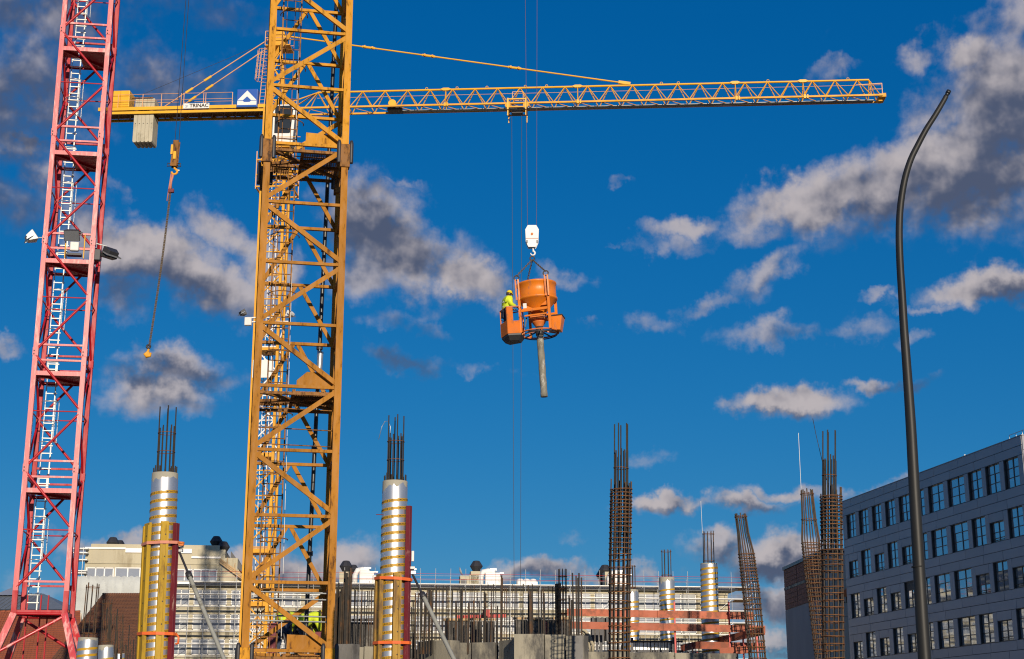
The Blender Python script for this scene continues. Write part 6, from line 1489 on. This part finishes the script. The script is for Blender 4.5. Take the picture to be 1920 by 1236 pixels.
# ------------------------------------------------------------------ roofs at the lower left
def tiled_roof(name, label, ridge, eave, eave_y, ridge_y, wall_z, m, col):
    # ridge: (xl, xr, z), eave: (xl, xr, z)
    T = thing(name, label, 'house', ((eave[0] + eave[1]) / 2, eave_y, 0))
    rows = 46; b = MB()
    for i in range(rows):
        t, u = i / rows, (i + 1) / rows
        def P(t, s, lift): 
            xl = eave[0] + (ridge[0] - eave[0]) * t; xr = eave[1] + (ridge[1] - eave[1]) * t
            return (xl + (xr - xl) * s, eave_y + (ridge_y - eave_y) * t - lift * .5, eave[2] + (ridge[2] - eave[2]) * t + lift)
        n = 60
        for k in range(n):
            s, e = k / n + .0012, (k + 1) / n - .0012; lf = .05 + .012 * ((k * 7 + i * 3) % 3)
            o = len(b.v); b.v += [Vector(P(t, s, lf)), Vector(P(t, e, lf)), Vector(P(u, e, .0)), Vector(P(u, s, .0)), Vector(P(t, s, 0)), Vector(P(t, e, 0))]
            b.f += [(o, o + 1, o + 2, o + 3), (o + 4, o + 5, o + 1, o)]; b.sm += [False, False]
    ul = MB(); ul.add([(eave[0], eave_y, eave[2] - .03), (eave[1], eave_y, eave[2] - .03), (ridge[1], ridge_y, ridge[2] - .03), (ridge[0], ridge_y, ridge[2] - .03)], [(0, 1, 2, 3)]); ul.build('roof_boarding', m, T, recalc=False)
    r = b.build('roof_tiles', m, T, recalc=False); tag(r, kind='stuff')
    w = MB(); w.add([(eave[0], eave_y, 0), (eave[1], eave_y, 0), (eave[1], eave_y, eave[2]), (eave[0], eave_y, eave[2])], [(0, 1, 2, 3)])
    yb = ridge_y + .5
    w.add([(eave[0], eave_y + .05, 0), (eave[1], eave_y + .05, 0), (ridge[1], yb, 0), (ridge[0], yb, 0), (eave[0], eave_y + .05, eave[2] - .03), (eave[1], eave_y + .05, eave[2] - .03), (ridge[1], yb, ridge[2] - .08), (ridge[0], yb, ridge[2] - .08)], [(0, 1, 5, 4), (1, 2, 6, 5), (2, 3, 7, 6), (3, 0, 4, 7)]); w.build('wall', 'render', T, recalc=False)
    b = MB(); nn = 30
    for k in range(nn):
        x0 = ridge[0] + (ridge[1] - ridge[0]) * k / nn; x1 = ridge[0] + (ridge[1] - ridge[0]) * (k + 1) / nn; b.rod((x0 + .01, ridge_y, ridge[2]), (x1 - .01, ridge_y, ridge[2] + .03), .11, 8)
    b.build('ridge_tiles', m, T)
    return T
Yr = 118.
R0, R1 = pt(192, 1115, Yr), pt(420, 1115, Yr); E0 = pt(128, 1176, Yr - 6)
slope = (R0.z - E0.z) / 6
tiled_roof('house', 'house with a large brown tiled roof behind the left wrapped column', (R0.x, xat(292, R0.z, Yr), R0.z), (xat(80, 3, Yr - 12), xat(262, 4, Yr - 12), zat(1236, Yr - 12) - .4), Yr - 12, Yr, 3, 'tile', 0)
Yr = 150.; q0, q1 = pt(-150, 1141, Yr), pt(150, 1153, Yr)
tiled_roof('house', 'house with a bright red tiled roof behind the foot of the red tower', (q0.x, q1.x, pt(0, 1147, Yr).z), (q0.x - 2, q1.x + 5, 4.5), Yr - 14, Yr, 3, 'tile_red', 0)
# grey zinc roof
zb_ = thing('hall', 'grey zinc roofed hall with a small glass lantern at the far left edge', 'building', (xat(-20, 10, 230), 230, 0))
z0, z1 = zat(1143, 230), zat(1111, 238); xl, xr = xat(-200, 20, 230), xat(128, 20, 230)
b = MB(); b.box(((xl + xr) / 2, 240, z0 / 2), (xr - xl - 1, 18, z0)); b.build('wall', 'render', zb_)
b = MB(); b.add([(xl, 230, z0), (xr, 230, z0), (xr - 7, 240, z1), (xl, 240, z1), (xl, 250, z0), (xr, 250, z0)], [(0, 1, 2, 3), (3, 2, 5, 4), (1, 5, 2)]); b.build('roof', 'zinc', zb_)
for i in range(34):
    x = xl + (xr - xl) * (i + .5) / 34; t = 1.; xt = min(x, xr - 7.2)
    if x < xr - 7: mem('standing_seam', Vector((x, 230, z0 + .05)), Vector((x, 240, z1 + .05)), .1, None, 'zinc', zb_)
zl0 = zat(1111, 238); xc = xat(14, 22, 238)
b = MB(); b.add([(xc - 2.2, 238, z1 - .4), (xc + 2.2, 238, z1 - .4), (xc + 2.2, 242, z1 - .4), (xc - 2.2, 242, z1 - .4), (xc, 240, zat(1101, 240))], [(0, 1, 4), (1, 2, 4), (2, 3, 4), (3, 0, 4)]); b.build('roof_lantern', 'glass_far', zb_)
mem('lantern_spike', Vector((xc, 240, zat(1101, 240))), Vector((xc, 240, zat(1096, 240))), .06, None, 'darksteel', zb_)

print('objects', len(bpy.data.objects), 'tris', sum(len(o.data.polygons) for o in bpy.data.objects if o.type == 'MESH') * 2)
